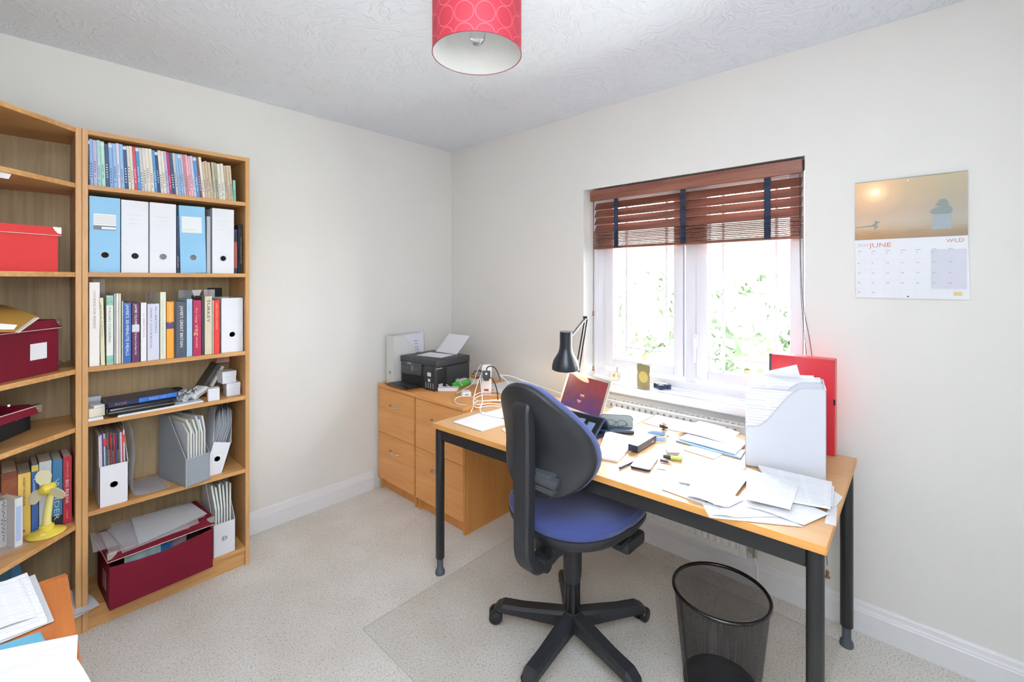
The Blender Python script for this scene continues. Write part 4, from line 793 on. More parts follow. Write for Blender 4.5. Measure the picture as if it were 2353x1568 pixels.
# ---- row 5
Z5 = SH[4]
q3 = lambda x, y: (180+x/3.919, 900+y/3.919)
xa, xb = Xp(q3(189, 0)[0], -.275), Xp(q3(450, 0)[0], -.275)
magazine_file('magazine_file', 'white magazine file packed with magazines on the fifth shelf', (xa, -.275, Z5), xb-xa, .24, .29, .165, white, hz=.083, cut=.45)
cols = ['d8cfd8', 'c9c2cc', '3a3468', 'b8c4cc', '3a5866', '6a4a3c', '201c20', '9c2030', '2e2c30', '8c3a3c', '3c2c5c', '1c1c20', '6c5a60', 'c8c0c8', 'a8404c', 'd2c8c0']
n = len(cols); W_ = (xb-xa-.008)/n
for i, c in enumerate(cols):
    book('magazine', f'thin magazine, {pos_word(i)} from the left in the white file of magazines', (xa+.004+W_*i, -.262+random.uniform(-.003, .006), Z5+.003), W_-.0005, .19, .292+random.uniform(-.006, .006), mat('magazine spine '+c, c, .35, var=.35, scale=80), cov=.0006, group='magazines in the white file', bands=[(.82, .93, mat('red masthead', 'd02c3c', .4))] if i in (3, 4, 7, 9, 14, 15) else (), lean=-.02, titles=[('MAGAZINE ISSUE', .5, .75, .5, white_ink, .25)] if i in (5, 6, 8, 11) else (), cat='magazine')
# curled clear sleeves
xs = Xp(q3(460, 0)[0], -.24)
def curl(s_=1.0, off=0):
    pts = [(xs+.0, .30), (xs+.012, .2), (xs+.006, .12), (xs+.003, .05), (xs+.012, .012), (xs+.04, .003), (xs+.09, .002), (xs+.14*s_, .004)]
    P = catmull([(a+off, 0, b+off*.3) for a, b in pts], 5); vs = []; 
    for p in P: vs += [(p.x, -.265, Z5+p.z), (p.x, -.06, Z5+p.z), (p.x+.0006, -.265, Z5+p.z+.0006), (p.x+.0006, -.06, Z5+p.z+.0006)]
    fs = []
    for i in range(len(P)-1): k = i*4; fs += [(k, k+1, k+5, k+4), (k+2, k+6, k+7, k+3), (k, k+4, k+6, k+2), (k+1, k+3, k+7, k+5)]
    return MB().add(vs, fs, 0, True)
top(curl(), 'plastic_sleeve', frosted, 'clear plastic sleeves curling down beside the magazines on the fifth shelf', 'sleeve')
top(curl(.8, .004), 'plastic_sleeve', frosted, 'inner clear plastic sleeve nested over the outer curled one', 'sleeve')
# grey translucent file turned 45 degrees
C0 = at(*q3(970, 868), 'z', Z5); Lc = at(*q3(655, 790), 'z', Z5); Rc = at(*q3(1113, 815), 'z', Z5)
tg = T('magazine_file', 'large grey translucent magazine file stuffed with papers, turned cornerwise', 'magazine file', C0, 0)
gm_ = mat('grey translucent polypropylene', '9ba3ab', .35, alpha=.88, var=.03)
a_ = Vector((Rc[0]-C0[0], Rc[1]-C0[1], 0)).normalized(); b_ = Vector((-a_.y, a_.x, 0)); wG = .10; dG = .235; hG = .30; hf = .125
def gp(u, v, z): return a_*u+b_*v+Vector((0, 0, z))
gb = MB()
def panel(mb, pts, th, nrm, m=0):
    n = nrm.normalized()*th; k = len(pts); vs = [Vector(p) for p in pts]+[Vector(p)+n for p in pts]; mb.add(vs, [tuple(range(k))[::-1], tuple(range(k, 2*k))]+[(i, (i+1) % k, k+(i+1) % k, k+i) for i in range(k)], m); return mb
panel(gb, [gp(0, 0, 0), gp(wG, 0, 0), gp(wG, 0, hf), gp(0, 0, hf)], .002, b_)
for u, s in ((0, 1), (wG, -1)): panel(gb, [gp(u, 0, 0), gp(u, dG, 0), gp(u, dG, hG), gp(u, dG*.62, hG), gp(u, 0, hf)], .002, a_*s)
panel(gb, [gp(0, dG, 0), gp(wG, dG, 0), gp(wG, dG, hG), gp(0, dG, hG)], .002, -b_); panel(gb, [gp(0, 0, 0), gp(wG, 0, 0), gp(wG, dG, 0), gp(0, dG, 0)], .002, Vector((0, 0, 1)))
gb.build('holder', gm_, tg)
eb = MB(); eb.tube([gp(0, 0, 0), gp(0, 0, hf)], .0012, n=6).tube([gp(0, 0, hf), gp(wG, 0, hf)], .0012, n=6).tube([gp(0, 0, hf), gp(0, dG*.62, hG)], .0012, n=6); eb.build('fold_edge', mat('pale grey edge', 'c2c8cc', .4), tg)
for k in range(7):
    u = .012+k*.0115; hh = .285+.012*sin(k*2.1)
    mb = MB(); panel(mb, [gp(u, .012, .004), gp(u, dG-.01, .004), gp(u, dG-.01, hh), gp(u+.002, .06-.004*k, hh-.01+.003*k), gp(u, .012, hh-.05)], .007, a_)
    o = mb.build('plastic_wallet', mat('cream papers in wallet', 'd9d8c8', .6) if k % 2 else frost2, None, loc=(0, 0, 0)); o.location = C0; tag(o, f'plastic wallet of papers, {ORD[k]} from the left in the grey translucent file', 'plastic wallet', 'wallets in the grey file')
# white tilted file
BL, BR, TR, TL = [at(*q3(*p), 'y', -.25) for p in ((1116, 745), (1292, 752), (1410, 445), (1235, 430))]
lean = atan2(TL[0]-BL[0], TL[2]-BL[2]); wT = (BR-BL).length*.93; hT = (TL-BL).length
magazine_file('magazine_file', 'white magazine file leaning to the right on the fifth shelf', (BL[0], -.25, Z5+.003+wT*sin(lean)*0), wT, .2, .29, hT, white, lean=lean-.06, hz=hT*.52, hole_m=greyc, cut=.4)
sl, cl = sin(lean), cos(lean)
for k in range(5):
    u = .012+k*.012; hh = .30+.006*(k % 2); mb = MB()
    Q = lambda a, y, z: (BL[0]+a*cl+z*sl, y, Z5+.006+z*cl+max(0, (wT-a)*0)-0*a+(.0))
    panel(mb, [Q(u, -.235, .01+u*.3), Q(u, -.07, .01+u*.3), Q(u, -.07, hh), Q(u-.03, -.2, hh), Q(u-.012, -.238, hh-.07)], .0015, Vector((1, 0, 0)))
    top(mb, 'document_sleeve', mat('grey document sleeve', 'b4b9c0', .5), f'grey document sleeve in the leaning white file, {ORD[k]} from the left', 'sleeve', 'sleeves in the leaning file')
# ---- storage boxes
def storage_box(name, label, loc, rz, w, d, h, hl, m, lid_m=None, plate=None, body_m=None, corners=True, tilt=0, over=.006, open_=0):
    "card box: front at local y 0, width along +x; lid height hl; metal corners"
    t = T(name, label, 'storage box', loc, rz)
    o = .002; g = .002; bm_ = body_m or m; H = h-hl*.9
    MB().box(0, w, 0, g, 0, H).box(0, w, d-g, d, 0, H).box(0, g, g, d-g, 0, H).box(w-g, w, g, d-g, 0, H).box(g, w-g, g, d-g, 0, g).build('body', bm_, t)
    l = MB().box(-over, w+over, -over, d+over, h-.002, h).box(-over, w+over, -over, -over+g, h-hl, h-.002).box(-over, w+over, d+over-g, d+over, h-hl, h-.002).box(-over, -over+g, -over, d+over, h-hl, h-.002).box(w+over-g, w+over, -over, d+over, h-hl, h-.002).build('lid', lid_m or m, t)
    MB().box(-over-.0006, w+over+.0006, -over-.0007, -over, h-hl, h-hl+.0022).build('lid_trim', mat('pale board edge', 'd8c4b8', .6), l)
    if corners:
        for x, s in ((-over, 1), (w+over, -1)):
            c = MB().prism([(x-s*.001, h-hl*.75), (x-s*.001, h+.001), (x+s*.026, h+.001), (x+s*.02, h-hl*.35), (x+s*.01, h-hl*.7)], -over-.0012, -over, 'y').prism([(-over, h-hl*.75), (-over, h+.001), (-over+.024, h+.001), (-over+.01, h-hl*.6)], x-s*.0012, x, 'x').prism([(x-s*.001, -over-.001), (x+s*.026, -over-.001), (x-s*.001, -over+.024)], h, h+.0012, 'z')
            c.cyl((x+s*.012, -over-.001, h-.012), (x+s*.012, -over-.003, h-.012), .003, n=10); c.build('metal_corner', steel, l)
    if plate:
        x0, x1, z0, z1, side = plate
        if side == 'f':
            p = MB().box(x0, x1, -.0016, 0, z0, z1, 0, .0005, 1); p.build('label_holder', mat('nickel label frame', 'cbb8ae', .5) if name == 'x' else white, t)
        else: MB().box(-.0016, 0, x0, x1, z0, z1).build('label_holder', greyc, t)
    return t
# maroon box on the bottom shelf, lid sprung open over its contents
Z6 = SH[5]; g4 = lambda x, y: (180+x/4.612, 1140+y/4.612)
b0 = at(*g4(330, 1222), 'z', Z6); b1 = at(*g4(1425, 752), 'z', Z6)
W6 = Vector(b1-b0).length; rz6 = atan2(b1[1]-b0[1], b1[0]-b0[0])
t6 = T('storage_box', 'maroon card box with a lifted lid on the bottom shelf of the straight bookcase', 'storage box', b0, rz6)
D6 = .245; H6 = .172
MB().prism([(0, 0), (W6, 0), (W6, H6+.004), (W6*.75, H6-.008), (W6*.5, H6-.016), (W6*.25, H6-.012), (0, H6)], 0, .0025, 'y').box(0, W6, D6-.002, D6, 0, H6).box(0, .002, .002, D6, 0, H6).box(W6-.002, W6, .002, D6, 0, H6).box(0, W6, 0.002, D6, 0, .002).build('body', maroon, t6)
MB().box(-.0015, 0, .07, .13, .05, .12).build('label_holder', mat('dusty pink label frame', '9c6a74', .5), t6)
lid = MB(); lo = .016; LM = Matrix.Translation((0, 0, H6+.022)) @ Matrix.Rotation(R(-1.5), 4, 'X'); lid.X = LM
lid.box(-.006, W6+.004, -.006, D6+.004, .034, .036).box(-.006, W6+.004, -.006, -.004, 0, .034).box(-.006, -.004, -.004, D6, 0, .034).box(W6+.002, W6+.004, -.004, D6, 0, .034).box(-.006, W6+.004, D6+.002, D6+.004, 0, .034)
l6 = lid.build('lid', maroon, t6)
k_ = MB(); k_.X = LM; k_.box(-.007, W6+.005, -.0075, -.006, 0, .0022).box(-.0075, -.006, -.006, D6, 0, .0022); k_.build('lid_trim', mat('pale board edge', 'd8c4b8', .6), l6)
for x, s in ((-.006, 1), (W6+.004, -1)):
    c = MB(); c.X = LM; c.prism([(x-s*.001, .01), (x-s*.001, .037), (x+s*.03, .037), (x+s*.026, .026), (x+s*.012, .012)], -.0072, -.006, 'y').prism([(-.006, .01), (-.006, .037), (.02, .037), (.004, .014)], x-s*.0012, x, 'x').prism([(x-s*.001, -.007), (x+s*.03, -.007), (x-s*.001, .016)], .036, .0372, 'z').cyl((x+s*.014, -.0065, .028), (x+s*.014, -.009, .028), .003, n=10); c.build('metal_corner', steel, l6)
def loc6(x, y, z): return Matrix.Translation(b0) @ Matrix.Rotation(rz6, 4, 'Z') @ Vector((x, y, z))
for k, (x0, x1, c, lab_) in enumerate(((.05, .17, '8fa4a8', 'grey booklet'), (.12, .22, '3f7ec0', 'blue picture booklet'), (.2, .28, 'c8b0bc', 'pink and white booklet'), (.27, .34, '4a4238', 'dark brown booklet'))):
    book('booklet', f'{lab_} inside the open maroon box on the bottom shelf', loc6(x0, .03+.035*k, .004), .006+.001*k, x1-x0, .178-.003*k+.006*(k % 2), mat('cover '+lab_, c, .5, var=.5, scale=30), rz=rz6+R(-90), cov=.0008)
for k, (pts, al) in enumerate((([(158, 605), (560, 480), (640, 340), (120, 400)], 0), ([(330, 625), (1180, 340), (1000, 130), (232, 390)], 0), ([(465, 610), (1280, 290), (1190, 60), (335, 300)], 0), ([(505, 575), (1345, 215), (1180, 60), (300, 355)], 0), ([(640, 520), (1365, 190), (1200, 75), (560, 240)], 0))):
    zt = Z6+H6+.059+.0025*k; P4 = [at(*g4(*p), 'z', zt) for p in pts]; P4 = [Vector((p[0], min(p[1], -.045), p[2])) for p in P4]
    paper('plastic_folder', f'frosted plastic folder on the open maroon box, {ORD[k]} from the bottom of the pile', P4, frosted if k < 4 else frost2, cat='plastic folder', group='frosted folders on the maroon box')
# white file at the right of the bottom shelf
u0, v0 = g4(1432, 665); u1, v1 = g4(1662, 575); A = at(u0, v0, 'z', Z6); B = at(u1, v1, 'z', Z6); wF = (B-A).length; rF = atan2(B[1]-A[1], B[0]-A[0])
hF = at(*g4(1660, 245), 'y', B[1])[2]-Z6
magazine_file('magazine_file', 'white magazine file with frosted folders at the right of the bottom shelf', A, wF, .2, .31, hF, white, rz=rF, hz=hF*.5, cut=.35, hole_m=dark)
for k in range(6):
    mb = MB(); mb.X = Matrix.Translation(A) @ Matrix.Rotation(rF, 4, 'Z'); u = .01+k*(wF-.02)/6; panel(mb, [Vector((u, .012, .004)), Vector((u, .19, .004)), Vector((u-.004+.006*k*.5, .19, .315-.01*(k % 3))), Vector((u-.006+.004*k, .06, .32-.012*(k % 2))), Vector((u, .012, .22))], .0075, Vector((1, 0, 0)))
    top(mb, 'plastic_wallet', mat('frosted wallet with papers', 'd3d8d4', .5), f'frosted wallet, {ORD[k]} from the left in the white file on the bottom shelf', 'plastic wallet', 'wallets in the bottom white file')

# ------------------------------------------------------------------ corner bookcase contents
ZC = SC
pr = at(137, 625, 'y', -.27)
storage_box('storage_box', 'bright red card box with white label on the third shelf of the corner bookcase', (pr[0]-.345*cos(R(25)), -.27-.345*sin(R(25)), ZC[1]), R(25), .34, .24, at(137, 524, 'y', -.27)[2]-ZC[1], .032, red_b, plate=(.05, .13, .055, .085, 'f')); 
pm = at(134, 852, 'z', ZC[2]); dm = Vector((cos(R(47)), sin(R(47)), 0)); wM = .34; hM = .2
storage_box('storage_box', 'maroon card box with white label on the fourth shelf of the corner bookcase', tuple(pm-dm*wM), R(47), wM, .25, hM, .034, maroon, plate=(wM-.112, wM-.048, .058, .118, 'f'))
# padded envelope on it
ez = ZC[2]+hM+.002
e0 = MB().sheet(pm-dm*.42+Vector((0, 0, hM+.03)), pm-dm*.10+Vector((-.03, .02, hM+.0)), pm-dm*.0+Vector((-.03, .11, hM+.02)), pm-dm*.36+Vector((-.08, .18, hM+.09)), th=.004, h=lambda a, b: .012*sin(pi*b)+.006*sin(5*a), n=10)
e0 = MB().sheet(at(-60, 765, 'z', ez), at(38, 763, 'z', ez+.001), at(88, 731, 'z', ez+.025), at(-30, 690, 'z', ez+.06), th=.005, h=lambda a, b: .01*sin(pi*b)*sin(pi*a), n=10)
te = T('padded_envelope', 'brown padded envelope with white address panel on the maroon box', 'envelope', at(20, 750, 'z', ez)); e0.build('pouch', mat('manila paper', 'c09440', .55, var=.1, scale=20), te, world=True)
MB().sheet(at(36, 764, 'z', ez+.001), at(42, 766, 'z', ez), at(90, 732, 'z', ez+.026), at(78, 733, 'z', ez+.026), th=.003).build('white_edge', mat('white bubble lining', 'e6e2d4', .6), te, world=True)
MB().sheet(at(-30, 757, 'z', ez+.012), at(32, 758, 'z', ez+.009), at(40, 747, 'z', ez+.022), at(-20, 742, 'z', ez+.03), th=.002).build('address_panel', mat('white paper panel', 'eceae4', .6), te, world=True)
MB().box(0, .05, -.003, .0, 0, .001)
t = T('glasses', 'pair of spectacles lying beside the maroon box on the fourth shelf', 'spectacles', at(150, 846, 'z', ZC[2])); t.location.y = -.17
for s in (-1, 1): MB().tube([(s*.022+.017*cos(2*pi*k/20), -.003*abs(sin(k)), .014+.012*sin(2*pi*k/20)) for k in range(20)], .001, closed=True, n=6).build('lens_rim', mat('dark wire', '3a342e', .4, .6), t); MB().tube(catmull([(s*.039, 0, .02), (s*.038, .05, .018), (s*.03, .1, .006)]), .001, n=6).build('temple', mat('dark wire', '3a342e', .4), t)
# black box with upturned maroon lid of cables
pk = at(70, 987, 'z', ZC[3]); dk_ = Vector((cos(R(60)), sin(R(60)), 0)); nk = Vector((-dk_.y, dk_.x, 0)); 
tk = T('storage_box', 'black card box under a maroon tray of cables in the corner bookcase', 'storage box', pk, R(60)); MB().box(-.28, 0, 0, .17, 0, .098, 0, .001, 1).build('body', mat('black paper board', '1b1b1e', .7), tk); MB().cyl((-.075, -.0005, .06), (-.075, -.003, .06), .006, n=14).build('stud', steel, tk)
kt = at(95, 948, 'z', ZC[3]+.102); tt = T('lid_tray', 'maroon box lid used as a tray of cables on the black box', 'tray', kt, R(50)); g = .002
MB().box(-.34, 0, 0, .2, 0, g).box(-.34, 0, 0, g, g, .028).box(-.34, 0, .2-g, .2, g, .028).box(-.34, -.34+g, g, .2-g, g, .028).box(-g, 0, g, .2-g, g, .028).build('tray', [maroon], tt)
MB().box(-.34, 0, -.001, .003, .0275, .0295).build('board_edge', mat('pale board edge', 'd8c4b8', .6), tt); MB().prism([(-.026, .03), (.001, .03), (.001, .002), (-.012, .002)], -.0012, 0, 'y').prism([(-.026, 0), (.001, 0), (.001, .026)], .0295, .0305, 'z').cyl((-.012, -.001, .016), (-.012, -.003, .016), .003, n=10).build('metal_corner', steel, tt)
rnd = random.Random(11)
for k in range(6):
    o = MB().tube(catmull([tt.matrix_basis @ Vector((-.09-.22*rnd.random(), .05+.12*rnd.random(), .012+.03*rnd.random())) for _ in range(7)]), .0028, n=6); top(o, 'cable', black, f'black cable lying in the maroon tray, {ORD[k]} in the tangle', 'cable', 'cables in the maroon tray')
for k in range(5):
    p = tt.matrix_basis @ Vector((-.06-.045*k, .06+.03*(k % 2), .04)); top(MB().cyl(p, p+Vector((.006, -.012, .004)), .004, n=10), 'plug', steel, f'silver plug tip in the maroon tray, {ORD[k]} from the right', 'plug', 'plug tips in the maroon tray')
# books on the sixth shelf
Zb = ZC[4]; z7 = lambda x, y: (x/2.861, 1020+y/2.861)
b2 = R(2); dB = Vector((cos(b2), sin(b2), 0)); pB = at(166, 1200, 'z', Zb)
def cb(label, ua, ub, vt, col, titles=(), off=0, d=.13, bands=(), h=None):
    # spine on the line through pB along dB
    def on(u):
        h_ = Vector((cos(YAW), sin(YAW), 0)); r_ = Vector((sin(YAW), -cos(YAW), 0)); dd = h_+r_*((u-U0)/FPX); n = Vector((-dB.y, dB.x, 0)); q = pB+n*off; c = Vector((CX, CY, 0)); t_ = ((q-c).dot(n))/dd.dot(n); P_ = c+dd*t_; return P_
    A = on(ua); B = on(ub); w = (B-A).xy.length-.001; dist = (A-Vector((CX, CY, 0))).dot(Vector((cos(YAW), sin(YAW), 0))); hh = h or CH+(V0-vt)/FPX*dist-Zb
    return book('book', label, (A[0], A[1], Zb+.0004), w, d, hh, mat('cover '+label[:40], col, .4, var=.05, scale=30), rz=b2, titles=titles, bands=bands)
cb('red book with white and yellow spine lettering, rightmost behind the yellow fan', 145, 165.5, 1052, 'b0203c', [('RIVER KITCHEN', .3, .93, .25, gold_ink, .4), ('BIG BERNE', .5, .66, .36, white_ink, .3), ('a novel', .25, .2, .12, gold_ink, .4)])
cb('blue book with large pale capitals left of the red one', 120.5, 144, 1060, '3f7ea8', [('WINDER', .75, .72, .62, mat('pale cyan print', 'bcd8de', .5), .18)], bands=[(.0, .16, ink)])
cb('pale blue-white book behind the yellow fan', 90, 119.5, 1064, 'c8d0d4', [('~', .4, .9, .04, greyp, .3)])
cb('dark blue paperback with white lettering', 72.5, 89, 1070, '3a62a0', [('Contact', .55, .8, .3, white_ink, .25)], bands=[(.9, .99, mat('yellow band', 'd8c060', .5))])
cb('yellow book with black capitals on its spine', 41, 71.5, 1092, 'ecc465', [('ROBERT MACFARLANE', .25, .93, .45, ink, .4), ('K', .4, .1, .05, ink, .3)], d=.16)
cb('thick book with a mottled rust-brown spine', 3, 40.5, 1090, '7c3c26', d=.18, bands=[(.55, .9, mat('mottled rust print', '8c4c2c', .5, var=.5, scale=50))])
pz = at(52, 1252, 'z', Zb); bb = T('book', 'thick grey-white illustrated book standing in front of the yellow one', 'book', pz, R(28))
MB().box(-.022, 0, 0, .002, 0, .175).box(-.022, -.0205, .002, .125, 0, .175).box(-.0015, 0, .002, .125, 0, .175).build('cover', mat('grey-white cover', 'd7d9dc', .4), bb); MB().box(-.0205, -.0015, .002, .122, .002, .173).build('page_block', page_m, bb); MB().box(-.018, -.004, -.0006, 0, .02, .145).build('spine_picture', mat('pale blue print panel', 'a9bde0', .4), bb)
cvp = at(25, 1250, 'z', Zb); cv = T('book', 'grey paperback with blue scrollwork on its cover at the left edge', 'book', at(27, 1252, 'z', Zb), R(8)); MB().box(-.16, 0, 0, .02, 0, .17, 0, .001, 1).build('cover', mat('grey printed cover', 'c2c2bc', .4, var=.08, scale=90), cv)
m = MB(); [m.tube(catmull([(-.02+.006*sin(a*3+k), -.001, .02+.03*k+.02*a/3) for a in range(5)]), .0008, n=6) for k in range(5)]; m.build('scrollwork', mat('blue print', '3f4e8c', .5), cv); m = MB(); [m.box(-.12, -.045, -.0006, 0, .03+.012*k, .0325+.012*k) for k in range(9)]; m.build('text_lines', mat('faint print', 'a4a49e', .6), cv)
# yellow desk fan
pf = at(107, 1228, 'z', Zb); tf = T('desk_fan', 'small yellow plastic fan with three cream blades on the corner bookcase', 'fan', pf, R(-42))
ye = mat('yellow plastic', 'e6cf50', .35, var=.02); cy = mat('cream fan blade', 'efe9c4', .4, var=.02)
F = MB(); F.lathe([(.001, 0), (.05, 0), (.055, .005), (.05, .011), (.028, .018), (.022, .022), (.021, .034), (.016, .038), (.001, .038)], (0, 0, 0)); F.build('base', ye, tf)
MB().lathe([(.001, .012), (.010, .012), (.010, .019), (.001, .021)], (.012, -.03, 0), n=16).build('switch', mat('pale yellow button', 'f0e08c', .3), tf)
MB().tube(catmull([(0, 0, .03), (.001, .002, .07), (.008, .002, .125), (.018, 0, .172)]), [.0135-.00015*i for i in range(19)], n=14).build('stem', mat('pale yellow plastic', 'e8dc8a', .35), tf)
fc = Vector((.02, -.02, .182)); MB().lathe([(.001, -.02), (.011, -.016), (.0165, -.004), (.017, .012), (.012, .024), (.001, .028)], (0, 0, 0)).build('x', ye, None) if 0 else None
mb = MB(); mb.at(fc, rx=R(90)); mb.lathe([(.001, -.026), (.014, -.022), (.021, -.005), (.02, .012), (.011, .024), (.001, .026)]); mb.build('motor_hub', ye, tf)
for k in range(3):
    a0 = R(-100-120*k); mb = MB(); mb.X = Matrix.Translation(fc+Vector((0, -.008, 0))) @ Matrix.Rotation(a0, 4, 'Y') @ Matrix.Rotation(R(18), 4, 'X'); pts = [(a*1.35, b*1.35) for a, b in [(.008, -.006), (.02, -.015), (.035, -.019), (.048, -.015), (.055, -.003), (.053, .008), (.042, .016), (.025, .015), (.01, .006)]]; mb.prism(pts, -.0008, .0008, 'y'); mb.build('blade', cy, tf)
paper('plastic_sheet', 'clear plastic sheet hanging over the front edge of the sixth shelf', [at(-20, 1290, 'z', Zb+.0005), at(40, 1262, 'z', Zb+.0005), at(68, 1249, 'z', Zb+.0005), at(10, 1238, 'z', Zb+.0005)], frosted, cat='plastic sheet')
paper('paper_sheet', 'small white sheets at the left end of the sixth shelf', [at(-15, 1262, 'z', Zb+.002), at(10, 1256, 'z', Zb+.002), at(17, 1247, 'z', Zb+.002), at(-10, 1243, 'z', Zb+.002)], paper_m)
# bottom of the corner bookcase
def leanbook(label, u, v, w, d, h, c, rz, lean=0): return book('folder', label, tuple(at(u, v, 'z', ZC[5])), w, d, h, mat('cover '+label[:30], c, .5), rz=rz, lean=lean, cat='folder')
book('folder', 'dark teal folder on the bottom shelf of the corner bookcase, left of the blue one', (-2.335, -.22, ZC[5]), .03, .16, .275, mat('dark teal card', '1f4e66', .5), rz=R(20), cat='folder')
book('folder', 'mid-blue folder leaning on the bottom shelf of the corner bookcase', (-2.275, -.2, ZC[5]), .03, .15, .285, mat('mid blue card', '2a6890', .5), rz=R(15), lean=R(-10), cat='folder')
for k, (x, y, a) in enumerate(((-2.42, -.33, 30), (-2.40, -.3, 34))): book('paper_bundle', ['bundle of crumpled white paper standing on the bottom shelf at the left edge', 'grey-white bundle of paper behind the crumpled one on the bottom shelf'][k], (x, y, ZC[5]), .05, .1, .3-.02*k, mat('crumpled grey paper', 'c8c8cc', .8, var=.08, scale=30, bump=.6, bscale=30), rz=R(a), cat='paper')
pq = [at(157, 1357, 'z', .105), at(172, 1425, 'z', .1), at(229, 1388, 'z', .103), at(205, 1367, 'z', .105)]
paper('paper_sheet', 'white sheet jutting out past the side panels near the floor', [pq[0], at(160, 1428, 'z', .097), at(229, 1389, 'z', .1), at(205, 1367, 'z', .102)], paper_m, h=lambda a, b: .003*sin(4*a))
paper('paper_sheet', 'folded white sheet on top of the one jutting out near the floor', [at(120, 1350, 'z', .108), at(150, 1424, 'z', .108), at(205, 1400, 'z', .108), at(204, 1366, 'z', .108)], paper_m, h=lambda a, b: .002*sin(5*b))
top(MB().box(-2.42, -2.145, -.33, -.2, .0805, .0955), 'paper_stack', paper_m, 'stack of white paper on the bottom shelf behind the side desk', 'paper')
t = T('white_folder', 'white card folder corner at the left edge under the second shelf', 'folder', (-2.36, -.42, ZC[1]+.17)); bpy.data.objects.remove(t); USED.clear() if 0 else None
top(MB().sheet(at(-60, 398, 'y', -.45), at(20, 412, 'y', -.45), at(26, 401, 'y', -.45), at(-50, 385, 'y', -.45), th=.004), 'white_folder', white, 'corner of a white folder at the left edge just under the shelf', 'folder')
# ------------------------------------------------------------------ things on the filing cabinets
ZT = .7065
# printer: front faces -x, its left-front corner nearer the left wall
PW, PD, PH = .35, .30, .155
pB_ = at(1002, 900, 'z', ZT)       # near bottom corner (front face / right side)
pp_ = T('printer', 'black flat-bed ink tank printer on the filing cabinets', 'printer', (pB_[0], pB_[1], ZT), R(4))
pk_ = mat('charcoal printer plastic', '2b2e33', .4, bump=.05, bscale=700); pk2 = mat('graphite glossy panel', '36393d', .25)
# local: x = depth from the front (0..PD), y = 0..PW away from near side
MB().box(.0, PD, .0, PW, 0, .118, 0, .008, 2).build('body', pk_, pp_)
MB().box(-.004, PD, -.003, PW+.002, .121, .155, 0, .006, 2).build('scanner_lid', mat('dark grey printer lid', '34373b', .45, bump=.04, bscale=500), pp_)
MB().box(-.008, .004, .13, PW-.018, .062, .132, 0, .003).build('control_panel', pk2, pp_)
sc_ = MB().box(-.0085, -.008, .205, .235, .083, .112).build('display', mat('grey display', '6d7376', .2), pp_)
bt = MB(); [bt.cyl((-.008, y, .097), (-.0088, y, .097), .005, n=12) for y in (.18, .17+.1, .29, .32)]; bt.build('buttons', mat('button print', '5c6166', .4), pp_)
MB().text('EPSON', .013, (-.0083, .27, .117), (0, -1, 0), (0, 0, 1), fit=.04).build('logo', white_ink, pp_)
MB().box(-.0012, .006, .118, PW-.02, .016, .058).build('paper_slot', dark, pp_)
MB().box(-.012, .1, .0, .1, .0, .128, 0, .008, 2).build('ink_tank_cover', pk_, pp_)
MB().box(-.0128, -.0118, .034, .068, .073, .093).build('label', mat('white label', 'e2e4e6', .5), pp_); MB().box(-.0128, -.0118, .04, .062, .046, .06).build('label', mat('white label', 'e2e4e6', .5), pp_)
w_ = MB(); [w_.box(-.0128, -.0118, .012+.022*k, .018+.022*k, .012, .04) for k in range(4)]; w_.build('ink_windows', mat('ink level windows', 'a9adb0', .3), pp_)
MB().box(.02, .055, -.0008, .0, .012, .034, 0, .0).box(.0, .05, -.0008, 0, .112, .1155).build('side_vent', mat('light grey sticker', 'b9c0ca', .5), pp_)
MB().box(-.002, .3, -.0038, -.003, .1185, .1215).build('lid_gap', dark, pp_)
tr = MB().at((0, .24, .012), ry=R(3)); tr.box(-.11, -.0, -.1, .1, 0, .004, 0, .001); tr.at((-.11, .24, .006), ry=R(30)); tr.box(-.035, .0, -.098, .098, 0, .003, 0, .001); tr.build('paper_tray', pk_, pp_)
tr2 = MB().at((PD-.03, .19, .14), ry=R(14)); 
t = MB(); Apt = [Vector((PD-.045, .08, .189)), Vector((PD-.045, .29, .189)), Vector((PD+.09, .29, .295)), Vector((PD+.09, .08, .295))]
top(MB().sheet(*[pp_.matrix_basis @ p for p in Apt], th=.0015, h=lambda a, b: -.01*b*b), 'paper_sheet', paper_m, 'white paper standing in the rear feed of the printer', 'paper')
top(MB().sheet(*[at(u, v, 'z', ZT+.1905) for u, v in ((957, 817), (1014, 823), (1043, 816), (988, 810))], th=.0015), 'paper_sheet', paper_m, 'white sheet lying on the printer lid', 'paper')
pp_.scale = (1, 1, 1.22)
# white box file left of the printer
p1 = at(892, 878, 'z', ZT)
bf = T('box_file', 'white box file standing behind the printer against the left wall', 'box file', (p1[0], p1[1], ZT), R(90+2)); 
# local y goes into -x..., build simple: narrow spine faces -x, wide side faces -y
bf.rotation_euler = (0, 0, 0); bf.matrix_basis = Matrix.Translation((p1[0]-.005, p1[1]-.0, ZT)); fh = at(890, 771, 'x', p1[0])[2]-ZT; bf.matrix_basis = Matrix.Translation((p1[0]-.005, -.115, ZT)) ; bf.location = (p1[0]-.005, -.115, ZT)
mb = MB(); mb.X = Matrix.Rotation(R(-90), 4, 'Z'); mb.plate_hole(-.085, 0, 0, fh, -.045, .068, .0115, 0, 0, 1)
mb.X = Matrix(); mb.box(.0005, .25, 0, .002, 0, fh-.0).box(.0005, .25, .083, .085, 0, fh).box(.248, .25, 0, .085, 0, fh).box(.012, .248, .002, .083, 0, .002); mb.build('body', [mat('off-white file card', 'dedfdd', .5), dark], bf)
MB().prism([(.06, fh+.002), (.245, fh+.008), (.245, fh-.16)], -.003, -.0008, 'y').build('paper_sheet', mat('white paper lilac', 'e2e2ee', .6), bf)
